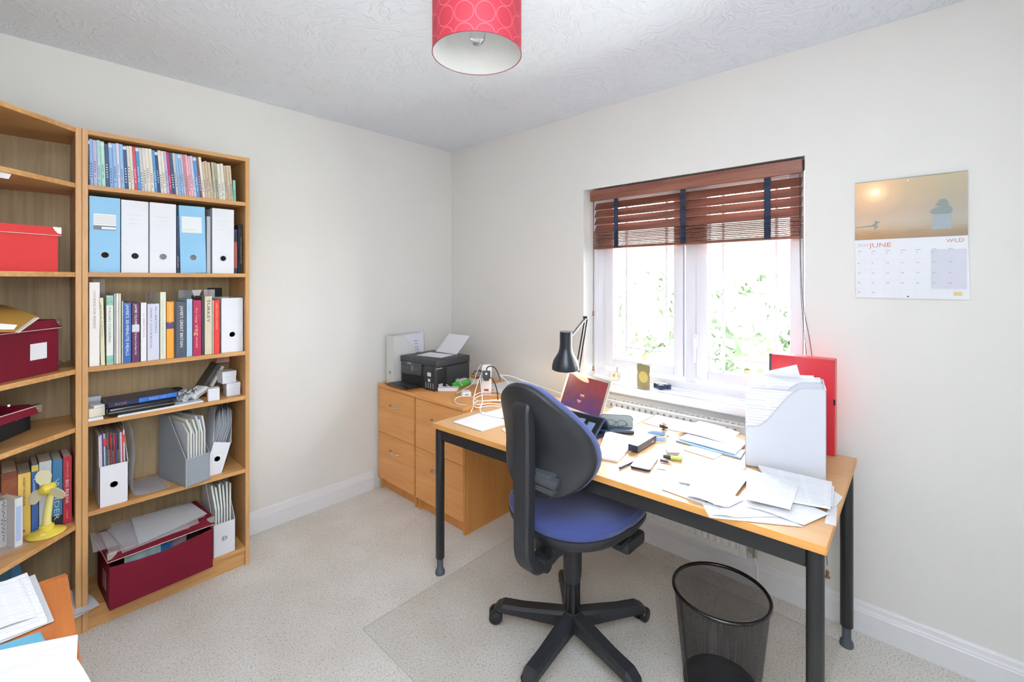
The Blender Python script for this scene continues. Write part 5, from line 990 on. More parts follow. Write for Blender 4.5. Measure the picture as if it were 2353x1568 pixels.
m = MB(); [m.box(.16+.004*k, .19+.005*k, -.0034, -.003, fh-.05-.02*k, fh-.045-.02*k) for k in range(6)]; m.build('handwriting', grey_ink, bf)
MB().tube([(-.0008, .04+.0125*cos(2*pi*k/20), .068+.0125*sin(2*pi*k/20)) for k in range(20)], .001, closed=True, n=6).build('finger_hole_rim', steel, bf)
# adaptors, power strip, wipes, cables
def blockat(name, label, cat, u, v, size, rz, m=white_gloss, z=ZT, b=.004, parts=None):
    p = at(u, v, 'z', z); t = T(name, label, cat, p, rz); sx, sy, sz = size; MB().box(-sx/2, sx/2, -sy/2, sy/2, 0, sz, 0, b, 3).build('case', m, t); return t
t = blockat('power_adaptor', 'white rectangular power adaptor in front of the printer', 'adaptor', 1030, 898, (.05, .125, .022), R(-140)); MB().box(-.028, -.0275, -.04, .04, .002, .004).build('seam', grey_ink, t)
t = blockat('power_adaptor', 'square white adaptor block near the front edge of the right cabinet', 'adaptor', 1070, 909, (.055, .065, .026), R(-30)); MB().box(-.01, .01, -.033, -.032, .008, .016).build('socket', grey_ink, t)
t = T('wipes_packet', 'bright green packet of wipes beside the printer', 'packet', at(1058, 886, 'z', ZT), R(-75))
MB().sheet((-.035, -.075, .022), (.045, -.075, .02), (.045, .075, .024), (-.035, .075, .02), th=.004, h=lambda a, b: .016*sin(pi*a)*sin(pi*b)+.003*sin(20*a)*sin(9*b), n=12).box(-.034, .044, -.07, .07, 0, .024, 0, .01, 3).build('wrapper', mat('lime green film', '62c152', .25, var=.25, scale=50), t)
MB().box(-.015, .03, -.04, .04, .036, .044, 0, .004, 3).build('lid', mat('clear white lid', 'dfe8e0', .3), t)
blockat('small_box', 'white card box behind the green packet', 'box', 1088, 882, (.05, .06, .035), R(-10), mat('white grey card', 'dcdcd8', .5))
# cube power strip standing upright, red switch
ps = T('power_strip', 'upright white extension socket block with a red switch and plugs', 'socket block', at(1118, 905, 'z', ZT), R(133)); pw = MB().at((0, 0, 0), rx=R(8)); pw.box(-.03, .03, -.022, .022, 0, .165, 0, .006, 3); pw.build('case', white_gloss, ps)
pw = MB().at((0, 0, 0), rx=R(8)); pw.box(-.014, .014, .0215, .024, .018, .03, 0, .001); pw.build('red_switch', mat('red rocker switch', 'b02820', .3), ps)
pw = MB().at((0, 0, 0), rx=R(8)); pw.prism([(-.024, .14), (.024, .14), (.024, .10), (.014, .08), (-.014, .08), (-.024, .10)], .022, .046, 'y'); pw.build('plug', mat('black plug moulding', '202024', .4), ps)
pw = MB().at((0, 0, 0), rx=R(8)); pw.box(-.03, .03, -.06, -.022, .125, .165, 0, .006, 3).box(-.028, .028, -.055, .02, .145, .175, 0, .008, 3); pw.build('white_plugs', white_gloss, ps)
pw = MB().at((0, 0, 0), rx=R(8)); pw.cyl((0, .046, .122), (0, .0475, .122), .007, n=16); pw.build('indicator', white, ps)
def cable(label, pts, m=white_gloss, r=.0028, group=None, name='cable'):
    P = [at(u, v, 'z', z) for u, v, z in pts]; P = catmull(P, 7); return top(MB().tube(P, r, n=8), name, m, label, 'cable', group)
z0 = ZT+.0035
cable('white cable looping up beside the printer side', [(1040, 894, z0+.01), (1022, 880, z0+.03), (1021, 862, .77), (1034, 853, .79), (1048, 866, .76), (1062, 886, z0+.04)])
cable('white cable from the adaptor curling to the front of the right cabinet', [(1050, 904, z0), (1075, 890, z0+.01), (1088, 878, .74), (1098, 850, .80), (1105, 838, .83)])
cable('white cable looping over the front edge of the right cabinet', [(1090, 912, z0), (1060, 911, z0), (1045, 918, z0), (1050, 928, z0), (1072, 932, z0)])
cable('white cable hanging from the socket block down to the desk, left one', [(1110, 850, .84), (1098, 880, .79), (1089, 912, .745), (1087, 935, .735), (1082, 947, .727)])
cable('white cable hanging from the socket block down to the desk, right one', [(1103, 865, .82), (1107, 905, .76), (1108, 925, .74), (1103, 942, .73), (1112, 952, .724), (1150, 952, .724), (1190, 950, .724)])
cable('white cable arching from the socket block over the papers to the chair', [(1148, 862, .82), (1160, 872, .80), (1176, 888, .77), (1200, 905, .74), (1230, 912, .73)])
cable('long white cable running along the wall to the right', [(1150, 862, .80), (1175, 865, .79), (1205, 876, .76), (1235, 886, .74), (1290, 905, .727)])
for k, (a, b, c) in enumerate(((908, 913, 905), (918, 922, 912), (926, 929, 926))): cable(f'white cable lying in loops on the cabinet corner, {ORD[k]} from the back', [(1150+8*k, a-8, z0+.02), (1110, c-4, z0+.014+.004*k), (1088, b-2, z0+.03), (1096, b+8, z0+.03), (1130, b+8-k*2, .735), (1165, a+14, .73)], group=None)
cable('black cable arching over the socket block', [(1118, 852, .85), (1119, 846, .87), (1126, 842, .88), (1136, 845, .87), (1142, 853, .85), (1148, 868, .8), (1150, 875, .77)], mat('black cable', '18181c', .4), .003)
cable('black cable hanging from the plug to the desk', [(1122, 864, .84), (1133, 874, .81), (1140, 890, .78), (1143, 905, .75), (1144, 920, .73)], mat('black cable', '18181c', .4), .003)
for k in range(3): cable(f'thin dark cable coiled behind the socket block, {ORD[k]} of the coil', [(1082+3*k, 862, .76), (1092, 855-k, .78), (1104, 851+2*k, .8), (1108, 860, .78), (1096, 868+k, .76), (1084, 866, .75)], mat('brown black cable', '4a3a34', .4), .002)
paper('paper_sheet', 'white papers on the back of the right filing cabinet', [at(u, v, 'z', ZT+.001) for u, v in ((1118, 890), (1150, 906), (1215, 893), (1165, 877))], paper_m, th=.004)
paper('paper_sheet', 'upper white sheet at the back of the right filing cabinet', [at(u, v, 'z', ZT+.006) for u, v in ((1128, 884), (1165, 899), (1222, 888), (1172, 875))], paper_m, th=.001)

# ------------------------------------------------------------------ things on the desk
D = TZ+.0006
def printed():
    m = bpy.data.materials.new('paper with faint print'); m.use_nodes = True; nt = m.node_tree; b = nt.nodes['Principled BSDF']; N = nt.nodes.new; L = nt.links.new
    uv = N('ShaderNodeUVMap'); uv.uv_map = 'UVMap'; br = N('ShaderNodeTexBrick'); mp = N('ShaderNodeMapping'); mp.inputs['Scale'].default_value = (9, 26, 1); L(uv.outputs[0], mp.inputs[0]); L(mp.outputs[0], br.inputs['Vector'])
    br.inputs['Scale'].default_value = 1; br.inputs['Mortar Size'].default_value = .3; br.inputs['Brick Width'].default_value = 5.5; br.inputs['Row Height'].default_value = 1; br.inputs['Color1'].default_value = lin('d2d4dc'); br.inputs['Color2'].default_value = lin('e6e8ee'); br.inputs['Mortar'].default_value = lin('f2f3f6')
    L(br.outputs[0], b.inputs['Base Color']); b.inputs['Roughness'].default_value = .7; return m
pr_m = printed()
def dsheet(label, q, z=0, m=None, th=.0012, h=None, group=None, name='paper_sheet', cat='paper', n=6): return paper(name, label, [at(u, v, 'z', D+z) for u, v in q], m or paper_m, th=th, h=h, group=group, cat=cat, n=n)
dsheet('white paper pad at the left end of the desk', ((1041, 971), (1107, 992), (1175, 972), (1110, 948)), 0, th=.003)
dsheet('white sheet overlapping the pad at the left end of the desk', ((1105, 952), (1150, 962), (1230, 950), (1170, 934)), .0035)
dsheet('small torn scrap of paper beside the chair back, left', ((1152, 987), (1162, 994), (1176, 990), (1166, 983)), 0)
# laptop
lb = at(1330, 975, 'z', D); LA = R(2)
lt = T('laptop', 'open silver laptop with purple screen beside the desk lamp', 'laptop', (-.385, -1.455, D), R(-15))
al = mat('pale gold aluminium', 'd9d2c8', .35, .5)
MB().box(-.215, 0, -.16, .16, 0, .012, 0, .003, 2).build('base', al, lt); MB().box(-.2, -.09, -.13, .13, .012, .0132).build('keyboard', mat('black keys', '1c1c20', .5), lt); MB().box(-.075, -.01, -.045, .045, .012, .0125).build('trackpad', al, lt) if 0 else MB().box(-.2, -.15, -.04, .04, .0131, .0136).build('trackpad', al, lt)
def lid_(): 
    m = MB(); m.at((0, 0, .012), ry=R(22)); return m
lid_().box(-.002, .005, -.16, .16, 0, .197, 0, .002).build('lid', al, lt)
def screen_mat():
    m = bpy.data.materials.new('purple and red nebula wallpaper'); m.use_nodes = True; nt = m.node_tree; b = nt.nodes['Principled BSDF']; N = nt.nodes.new; L = nt.links.new
    tc = N('ShaderNodeTexCoord'); sp = N('ShaderNodeSeparateXYZ'); L(tc.outputs['Object'], sp.inputs[0]); nz = N('ShaderNodeTexNoise'); nz.inputs['Scale'].default_value = 26; nz.inputs['Detail'].default_value = 7; L(tc.outputs['Object'], nz.inputs['Vector'])
    ma = N('ShaderNodeMath'); ma.operation = 'MULTIPLY_ADD'; ma.inputs[1].default_value = 4.2; ma.inputs[2].default_value = .1; L(sp.outputs[2], ma.inputs[0]); ad = N('ShaderNodeMath'); ad.operation = 'MULTIPLY_ADD'; ad.inputs[1].default_value = .75; L(nz.outputs[0], ad.inputs[0]); L(ma.outputs[0], ad.inputs[2])
    cr = N('ShaderNodeValToRGB'); e = cr.color_ramp.elements; e[0].position = .1; e[0].color = lin('4c1c78'); e[1].position = .75; e[1].color = lin('9c3034'); x = e.new(.4); x.color = lin('7a2450'); L(ad.outputs[0], cr.inputs[0])
    L(cr.outputs[0], b.inputs['Emission Color']); b.inputs['Emission Strength'].default_value = .75; b.inputs['Base Color'].default_value = (.01, .01, .01, 1); b.inputs['Roughness'].default_value = .06; return m
lid_().box(-.003, -.002, -.146, .146, .014, .183).build('screen', screen_mat(), lt)
m = lid_(); m.text('12:45', .014, (-.0032, .02, .085), (0, -1, 0), (0, 0, 1)); m.box(-.0033, -.003, .0, .03, .06, .062).box(-.0033, -.003, .005, .025, .053, .055); m.build('screen_lettering', mat('pale screen text', 'd8c8d8', .5, emit='d8c8d8', es=.4), lt)
# tablet in a folio
tb0 = Vector((-.655, -1.715, D)); tb = T('tablet', 'black tablet propped in a navy folio case behind the chair back', 'tablet', tb0, R(0))
def tl_(): m = MB(); m.at((0, 0, .008), ry=R(55)); return m
tl_().box(.0, .007, .0, .26, 0, .125, 0, .003).build('body', mat('dark steel blue', '2c3a52', .35), tb); tl_().box(-.001, 0, .008, .252, .008, .117).build('screen', mat('black glass', '08080a', .05), tb)
m = tl_(); m.box(-.0013, -.001, .03, .065, .03, .085, 0).box(-.0013, -.001, .085, .115, .035, .095); m.build('painted_reflections', mat('slate blue painted reflection', '6c82a4', .3), tb)  # blue reflections on the black glass, painted as flat patches
MB().prism([(.0, 0), (.17, 0), (.118, .07), (.106, .07), (.15, .006), (.0, .006)], .005, .25, 'y').build('folio_case', mat('navy leatherette', '1d2840', .6), tb)
# spectacles case with glasses
gt = T('glasses_case', 'dark blue open glasses case with a grey lid behind the tablet', 'case', at(1415, 998, 'z', D), R(0)); gA = at(1376, 995, 'z', D); gB = at(1458, 1000, 'z', D)
gd_ = Vector(gB-gA).normalized(); gn = Vector((-gd_.y, gd_.x, 0)); gl_ = (gB-gA).length; gt.location = gA; gt.rotation_euler = (0, 0, atan2(gd_.y, gd_.x)); gt.matrix_basis = Matrix.Translation(gA) @ Matrix.Rotation(atan2(gd_.y, gd_.x), 4, 'Z')
MB().box(0, gl_, 0, .055, 0, .016, 0, .007, 3).build('case_base', mat('navy case shell', '1e3348', .4), gt)
mb = MB().at((0, .055, .014), rx=R(-12)); n_ = 10; rc = .02; out = [(.004, 0), (gl_-.002, 0)]+[(gl_-.002-rc+rc*cos(a*pi/2/6), .052-rc+rc*sin(a*pi/2/6)) for a in range(7)]+[(.004+rc-rc*sin(a*pi/2/6), .052-rc+rc*cos(a*pi/2/6)) for a in range(7)]
mb.prism(out, -.002, .002, 'y').build('case_lid', mat('grey green lining', '9aa09c', .6), gt); mb2 = MB().at((0, .055, .014), rx=R(-12)); mb2.tube([(a, -.001, b) for a, b in out[2:]], .002, n=6).build('lid_edge', mat('dark slate edge', '4a565a', .4), gt)
sg = T('spectacles', 'thin dark-framed spectacles resting in the open grey case', 'spectacles', gt.matrix_basis @ Vector((gl_*.5, .035, .017)), gt.rotation_euler.z)
for s in (-1, 1):
    MB().tube([(s*.025+.019*cos(2*pi*k/24)*(1+.12*cos(4*pi*k/24)), .006, .018+.0145*sin(2*pi*k/24)) for k in range(24)], .0009, closed=True, n=6).build('lens_rim', mat('gunmetal wire', '33373c', .35, .6), sg)
    MB().tube(catmull([(s*.046, .006, .022), (s*.044, -.012, .016), (s*-.02, -.018, .006)]), .0011, n=6).build('temple', mat('gunmetal wire', '33373c', .35, .6), sg)
MB().tube(catmull([(-.007, .006, .02), (0, .006, .024), (.007, .006, .02)]), .001, n=6).build('bridge', mat('gunmetal wire', '33373c', .35, .6), sg)
# pad, sheets, folders
dsheet('thick white paper pad behind the phone and beside the chair back', ((1372, 1054), (1419, 1063), (1468, 1012), (1392, 994)), 0, th=.008, name='paper_pad')
dsheet('white card near the laptop against the radiator', ((1385, 955), (1456, 979), (1503, 955), (1412, 935)), 0, th=.002)
dsheet('white sheet along the back edge of the desk beyond the stapler', ((1478, 972), (1555, 992), (1622, 978), (1508, 953)), 0, th=.0015)
dsheet('white and blue clear folder of papers near the radiator', ((1553, 1015), (1702, 1056), (1712, 1040), (1600, 985)), 0, m=mat('sky blue edged folder', '8fb6dc', .4), th=.006, name='document_folder', cat='folder')
dsheet('clear plastic wallet under the blue folder', ((1560, 1022), (1700, 1066), (1712, 1050), (1590, 1002)), 0, m=frosted, th=.001, name='plastic_wallet', cat='plastic wallet') if 0 else None
dsheet('stack of white paper on top of the blue folder', ((1560, 1010), (1690, 1046), (1716, 1020), (1625, 975)), .0065, th=.006, h=lambda a, b: .002*sin(3*a))
dsheet('white sheet slipping off the top of the blue folder stack', ((1555, 990), (1668, 1020), (1700, 995), (1606, 968)), .0145, h=lambda a, b: .004*sin(pi*a))
dsheet('white paper with a lifted corner behind the highlighter', ((1570, 1034), (1640, 1056), (1668, 1040), (1598, 1022)), 0)
# ring magnifier / strap
rc_ = at(1508, 1008, 'z', D); mgt = T('ring_magnifier', 'light blue ring with a black box handle lying on the desk', 'magnifier', rc_, 0)
MB().lathe([(.037, .004), (.041, .0), (.0415, .018), (.038, .02), (.036, .016)], (0, 0, 0), closed=True, n=48).build('ring', mat('light blue plastic', '9dbfe6', .35), mgt)
pe = at(1462, 1036, 'z', D); hd = Vector((pe[0]-rc_[0], pe[1]-rc_[1], 0)); ang = atan2(hd.y, hd.x); L_ = hd.length
mb = MB(); mb.at((0, 0, 0), rz=ang); mb.box(.045, L_+.03, -.021, .021, .004, .03, 0, .003, 2); mb.build('handle_box', mat('black label box', '22242c', .35), mgt)
mb = MB(); mb.at((0, 0, 0), rz=ang); mb.box(.052, L_+.022, -.016, .016, .03, .0306); mb.build('white_top', mat('white glossy label', 'e8e8ee', .3), mgt)
mb = MB(); mb.at((0, 0, 0), rz=ang); mb.box(.036, .048, -.012, .012, .006, .018, 0, .002); mb.build('joint', black, mgt)
mb = MB(); mb.at((0, 0, 0), rz=ang); mb.text('sun', .014, (.09, .0213, .01), (-1, 0, 0), (0, 0, 1)); mb.build('lettering', white_ink, mgt)
# stapler-like chrome gadget, white dispenser, highlighter, pens, phone, blister
cg = T('mini_tripod', 'small silver and black clamp gadget standing behind the blue ring', 'gadget', at(1526, 1000, 'z', D), R(-30)); MB().box(-.012, .012, -.02, .02, .0, .004, 0, .001).cyl((0, 0, .004), (0, 0, .03), .006).cyl((-.012, 0, .018), (.012, 0, .018), .009).build('stand', chrome, cg); MB().box(-.012, .012, -.012, .018, .03, .044, 0, .002).build('clamp', black, cg); MB().box(-.01, .012, -.03, .004, .044, .058, 0, .003).build('head', chrome, cg)
ds = blockat('correction_dispenser', 'white rounded dispenser beside the highlighter', 'dispenser', 1545, 1044, (.05, .032, .022), R(-50), white_gloss, D, .008); MB().box(-.022, .022, -.0164, -.016, .006, .012).build('side_window', grey_ink, ds)
def stick(name, label, cat, a, b, r, parts): 
    A = at(*a, 'z', D+r); B = at(*b, 'z', D+r); t = T(name, label, cat, A); d = B-A
    for nm, f0, f1, r0, r1, m in parts: MB().cyl(d*f0, d*f1, r0, r1, 0, 14).build(nm, m, t)
    return t
stick('highlighter', 'lime green highlighter with a black cap', 'highlighter', (1569, 1055), (1524, 1049), .0075, [('barrel', 0, .62, .0075, .0075, mat('lime plastic', 'c5e06c', .3)), ('cap', .62, 1, .0085, .0065, black)])
stick('ballpoint_pen', 'silver-tipped dark pen beside the highlighter', 'pen', (1517, 1058), (1547, 1064), .0045, [('barrel', 0, .65, .0045, .0045, mat('gunmetal pen', '4c5060', .3, .6)), ('tip', .65, 1, .0043, .001, steel)])
stick('ballpoint_pen', 'dark blue pen left of the white phone', 'pen', (1424, 1076), (1462, 1058), .0045, [('barrel', 0, 1, .0045, .0045, mat('navy pen', '2c3050', .3)), ('clip', .1, .55, .0015, .0015, steel)])
q = [at(u, v, 'z', D) for u, v in ((1443, 1076), (1489, 1086), (1517, 1058), (1475, 1047))]; c = sum(q, Vector())/4; ph = T('smartphone', 'white-faced smartphone with dark edge lying on the desk', 'phone', c, atan2(q[1][1]-q[0][1], q[1][0]-q[0][0])); w_ = (q[1]-q[0]).length*.98; h_ = (q[2]-q[1]).length*.98
def rr(w, h, r): return [(sx*(w/2-r)+r*cos(a0+a*pi/12), sy*(h/2-r)+r*sin(a0+a*pi/12)) for sx, sy, a0 in ((1, 1, 0), (-1, 1, pi/2), (-1, -1, pi), (1, -1, 1.5*pi)) for a in range(7)]
MB().prism(rr(w_, h_, .01), 0, .008).build('body', mat('dark navy edge', '2a2a44', .3), ph); MB().prism(rr(w_-.002, h_-.002, .009), .008, .0087).build('screen', mat('bright glass face', 'f0f2f6', .05), ph)
bp_ = T('blister_strip', 'empty silver blister strip beside the phone', 'blister pack', at(1520, 1074, 'z', D), R(20)); MB().sheet((-.02, -.015, 0), (.02, -.015, 0), (.02, .015, 0), (-.02, .015, 0), h=lambda a, b: .002*sin(7*a), n=5).build('foil', mat('clear silver foil', 'd4d6dc', .25, .3), bp_); MB().ball((-.006, 0, .003), .005, sz=.6).ball((.008, 0, .003), .005, sz=.6).build('blister', frost2, bp_)
# spread of papers at the right end
rnd = random.Random(5)
A4 = (.21, .297)
def a4(label, u, v, deg, z, m=None, size=A4, h=None, th=.0009, group=None):
    c = at(u, v, 'z', D+z); a = R(deg); ex = Vector((cos(a), sin(a), 0))*size[0]/2; ey = Vector((-sin(a), cos(a), 0))*size[1]/2
    return paper('paper_sheet', label, [c-ex-ey, c+ex-ey, c+ex+ey, c-ex+ey], m or paper_m, th=th, h=h, group=group)
dsheet('white sheet at the left of the spread, nearest the phone', ((1520, 1125), (1612, 1158), (1700, 1110), (1590, 1076)), .0005)
dsheet('long white sheet along the front edge of the desk under the spread', ((1612, 1156), (1630, 1190), (1846, 1212), (1730, 1150)), .0005, th=.001)
dsheet('white sheet poking out beyond the right of the spread', ((1860, 1160), (1919, 1168), (1937, 1144), (1915, 1128)), .0005, pr_m)
dsheet('folded white sheet over the front edge sheet, left of the curled one', ((1634, 1184), (1690, 1190), (1840, 1186), (1690, 1150)), .003, h=lambda a, b: .003*sin(pi*a))
dsheet('curled white sheet with a wavy front edge at the right of the desk', ((1700, 1163), (1847, 1204), (1905, 1182), (1830, 1148)), .0055, pr_m, h=lambda a, b: .005*sin(pi*a*1.4)*(1-b))
dsheet('stack of pages with a black print line at the right of the spread', ((1790, 1150), (1908, 1171), (1912, 1112), (1740, 1072)), .012, pr_m, th=.006)
dsheet('narrow pages showing at the right of the stacked pages', ((1880, 1158), (1914, 1166), (1917, 1120), (1886, 1110)), .008, th=.003)
dsheet('white sheet reaching from the highlighter to the tall white file', ((1558, 1108), (1690, 1135), (1712, 1068), (1568, 1056)), .0065)
dsheet('large white sheet in the middle of the spread with a jagged front edge', ((1578, 1140), (1668, 1165), (1730, 1085), (1600, 1066)), .0095, h=lambda a, b: .003*sin(5*a)*(1-b))
dsheet('small torn white sheet sticking out under the middle sheet', ((1640, 1160), (1675, 1166), (1712, 1148), (1660, 1130)), .0085)
dsheet('printed page on top of the spread before the tall white file', ((1714, 1148), (1816, 1172), (1836, 1116), (1716, 1076)), .0195, pr_m)
top(MB().sheet(*[at(u, v, 'z', D) for u, v in ((1895, 1204), (1921, 1210), (1924, 1168), (1905, 1160))], th=.0035), 'photo_card', mat('white card with dark picture', 'e2e2e6', .3), 'white-bordered card poking out at the right edge of the desk', 'card')
top(MB().sheet(*[at(u, v, 'z', D+.0042) for u, v in ((1897, 1197), (1908, 1199), (1911, 1178), (1906, 1180))], th=.0004), 'card_picture', mat('dark picture print', '6a6e7c', .4), 'dark picture corner on the card at the right desk edge', 'picture') if 0 else None
# magazine files with papers, standing at the right end
F0 = at(1712, 1070, 'z', D); F1 = at(1899, 1106, 'z', D)
fd = Vector((F1[0]-F0[0], F1[1]-F0[1], 0)); fL = fd.length; fd.normalize(); fn = Vector((-fd.y, fd.x, 0)); 
if fn.x < 0: fn = -fn
fH = at(1897, 897, 'x', F1[0])[2]-D; 
mfc = mat('pale lilac white card', 'cfd2da', .5, var=.01)
for k in range(2):
    o = fn*(.098*k)+Vector((0, 0, .0015 if k == 0 else .002)); base = Vector((F0[0], F0[1], D))+o; s = fd*1
    t = T('magazine_file', ['large white magazine file stuffed with papers, in front at the right end of the desk', 'second white magazine file behind the front one, before the red box'][k], 'magazine file', base, atan2(fd.y, fd.x)); sgn = 1 if Vector((cos(t.rotation_euler.z+pi/2), sin(t.rotation_euler.z+pi/2), 0)).dot(fn) > 0 else -1
    hL = fH*.47; hh = fH
    cut = [(0, hL)]+[(fL*(.1+.65*j/8), hL+(hh-hL)*(.5-.5*cos(pi*j/8))*.98+.0) for j in range(9)]+[(fL*.86, hh), (fL, hh)]
    side = [(fL, 0), (0, 0)]+cut
    mb = MB()
    for y in (0, sgn*.09): mb.prism([(a, b) for a, b in side], y, y+sgn*.002, 'y')
    mb.box(0, .002, min(0, sgn*.092), max(0, sgn*.092), 0, hL).box(fL-.002, fL, min(0, sgn*.092), max(0, sgn*.092), 0, hh).box(0, fL, min(0, sgn*.092), max(0, sgn*.092), 0, .002); mb.build('holder', mfc, t)
    mb = MB(); 
    for j in range(1): mb.tube([(a, -.0003*sgn, b) for a, b in cut], .0012, n=6)
    mb.build('card_edge', mat('pale grey card edge', 'c4c8d0', .5), t)
    for j in range(6):
        y = sgn*(.008+.014*j); top_h = hh*(.985-.012*j) if k == 0 else hh*(1.03+.01*j); lft = -.003+.002*j
        P = [base+s*(lft+.004)+fn*abs(y)+Vector((0, 0, .003)), base+s*(fL-.004)+fn*abs(y)+Vector((0, 0, .003)), base+s*(fL-.01-.02*(j % 2))+fn*abs(y)+Vector((0, 0, top_h-.012)), base+s*(lft+.004)+fn*abs(y)+Vector((0, 0, top_h*.92))]
        paper('paper_sheet', f'sheet filed in the {["front", "rear"][k]} white magazine file on the desk, {ORD[j]} from the front', P, [pr_m, paper_m][j % 2], th=.002, group=['papers in the front desk file', 'papers in the rear desk file'][k], h=lambda a, b: .0)
    if k == 0:
        m = MB()
        for a, b, c_, sz in ((.12, .80, 'Tools for Jul', .012), (.14, .70, 'Pie', .012), (.3, .73, 'mk', .014), (.3, .68, 'ok', .014)): m.text(c_, sz, base+fd*(fL*a)+fn*.0075+Vector((0, 0, hh*b)), fd, (0, 0, 1))
        for j in range(16): 
            p_ = base+fd*(fL*.07)+fn*.0075+Vector((0, 0, hh*(.68+.015*j))); m.tube([p_, p_+fd*.004], .0006, n=4)
        top(m, 'handwriting', mat('faint blue grey ink', 'a6aec0', .7), 'faint handwriting on the first sheet in the front white file', 'writing') if 0 else None
P = [Vector((F0[0], F0[1], D))+fn*.165+fd*.02+Vector((0, 0, fH*.95)), Vector((F0[0], F0[1], D))+fn*.165+fd*(fL*.72)+Vector((0, 0, fH*.98)), Vector((F0[0], F0[1], D))+fn*.168+fd*(fL*.66)+Vector((0, 0, fH*1.17)), Vector((F0[0], F0[1], D))+fn*.167+fd*.06+Vector((0, 0, fH*1.05))]
paper('paper_sheet', 'white sheet standing highest behind the two white magazine files', P, paper_m)
# red box file
ra = at(1918, 1050, 'z', D); rx_ = ra[0]; rbz = at(1922, 828, 'x', rx_)[2]-D; ry_l = at(1768, 900, 'x', rx_)[1]
rb = T('box_file', 'tall red box file with dark spine leaning at the right end of the desk', 'box file', (rx_, (ra[1]+ry_l)/2, D)); hw = (ry_l-ra[1])/2
MB().box(0, .05, -hw, hw, 0, rbz, 0, .003, 2).build('body', mat('bright red glossy card', 'bc2630', .35), rb); MB().box(-.001, .051, hw-.008, hw+.001, .0, rbz+.001).build('dark_spine', mat('charcoal spine', '3c3a44', .5), rb)
MB().box(.004, .046, -hw-.0008, -hw, .004, rbz-.004).build('pale_edge', mat('pale pink page edge', 'd86a64', .6), rb); MB().cyl((-.0005, -hw+.03, rbz*.56), (-.003, -hw+.03, rbz*.56), .006, n=14).build('stud', mat('dark stud', '401a20', .3), rb); MB().box(-.002, .0, -hw-.002, -hw+.004, rbz*.53, rbz*.59).build('catch', dark, rb)
# desk lamp
lc = at(1303, 850, 'x', -.33); LB = Vector((-.325, -1.335, .93))
la = T('desk_lamp', 'black spring-arm desk lamp, lit, between the laptop and the window', 'lamp', (-.2, -1.305, D))
lk = mat('satin black lamp enamel', '1d232b', .28)
axis_t = R(4); mb = MB(); mb.at(LB, ry=R(-3), rx=R(3)); prof = [(.073, 0), (.072, .02), (.066, .045), (.053, .068), (.041, .088), (.035, .11), (.033, .135), (.0335, .195), (.033, .2), (.001, .2)]
mb.lathe(prof, n=48, cap=False).build('shade', lk, la, world=True)
mb = MB(); mb.at(LB, ry=R(-3), rx=R(3)); mb.lathe([(r-.0015, z+.0003) for r, z in prof[:-1]][:8], n=48, cap=False).build('shade_inside', mat('white shade inside', 'f0f0ee', .5), la, world=True)
mb = MB(); mb.at(LB, ry=R(-3), rx=R(3)); mb.lathe([(.001, .2008), (.029, .2008), (.029, .2015), (.001, .2015)]); [mb.box(-.02, .02, -.02+.01*k, -.015+.01*k, .2015, .202) for k in range(4)]; mb.build('vent_cap', mat('grey vented cap', '6c7076', .4), la, world=True)
MB().ball(LB+Vector((0, 0, .045)), .024).build('bulb', mat('glowing bulb', 'fff2dc', .4, emit='ffdcaa', es=14), la, world=True)
el_ = at(1346, 730, 'x', -.22); bs = Vector((-.2, -1.305, D+.085))
neck = LB+Vector((-.0, 0, .155)); 
for s in (-.007, .007): MB().cyl(Vector((el_[0], el_[1]+s, el_[2]-.004)), neck+Vector((.03, s*.8, 0)), .0035, n=8).build('upper_arm', steel if s < 0 else lk, la, world=True)
for s in (-.012, .012): MB().cyl(Vector((el_[0]+.002, el_[1]+s*.6, el_[2]-.01)), bs+Vector((0, s, 0)), .0038, n=8).build('lower_arm', lk, la, world=True)
MB().cyl(el_+Vector((0, -.014, 0)), el_+Vector((0, .014, 0)), .007, n=14).build('elbow_joint', lk, la, world=True); MB().cyl(neck+Vector((.03, -.01, 0)), neck+Vector((.03, .01, 0)), .008, n=14).build('head_joint', chrome, la, world=True)
for s in (-1, 1): 
    a0 = bs+Vector((.004, s*.018, .005)); b0_ = a0+(el_-bs)*.33; MB().tube([a0+(b0_-a0)*(k/60)+Vector((.0045*cos(k*1.26), .0045*sin(k*1.26), 0)) for k in range(61)], .001, n=5).build('spring', chrome, la, world=True)
MB().box(-.225, -.175, -1.328, -1.282, D, D+.01, 0, .002).cyl((-.2, -1.305, D+.01), bs+Vector((0, 0, -.005)), .008).box(-.215, -.185, -1.325, -1.285, D+.07, D+.1, 0, .003).build('clamp_base', chrome, la, world=True)
ll = light('desk_lamp_bulb', 'POINT', tuple(LB+Vector((0, 0, .018))), 4.0, (1, .78, .5), .02)
# ------------------------------------------------------------------ window sill things
ZS = .8155
sp0 = at(1411, 872, 'z', ZS); t = T('ornament', 'small cream model building with a figure on the window sill', 'ornament', sp0, R(10)); cr_ = mat('cream resin', 'e8dfce', .6, bump=.2, bscale=60)
MB().box(-.028, .028, -.03, .03, 0, .015, 0, .002).box(-.02, .02, -.022, .012, .015, .04, 0, .002).prism([(-.02, .04), (.02, .04), (0, .05)], -.02, .0, 'y').build('building', cr_, t); MB().lathe([(.009, .015), (.008, .03), (.006, .05), (.007, .06), (.009, .066), (.006, .074), (.001, .076)], (0, -.02, 0)).build('figure', mat('pale brown resin', 'c9b59a', .6), t); MB().box(-.021, -.0205, -.014, 0, .02, .036).build('doorway', mat('tan door print', 'b89a70', .6), t)
ca = at(1464, 889, 'z', ZS); cb_ = at(1493, 896, 'z', ZS); chh = at(1464, 835, 'x', ca[0])[2]-ZS
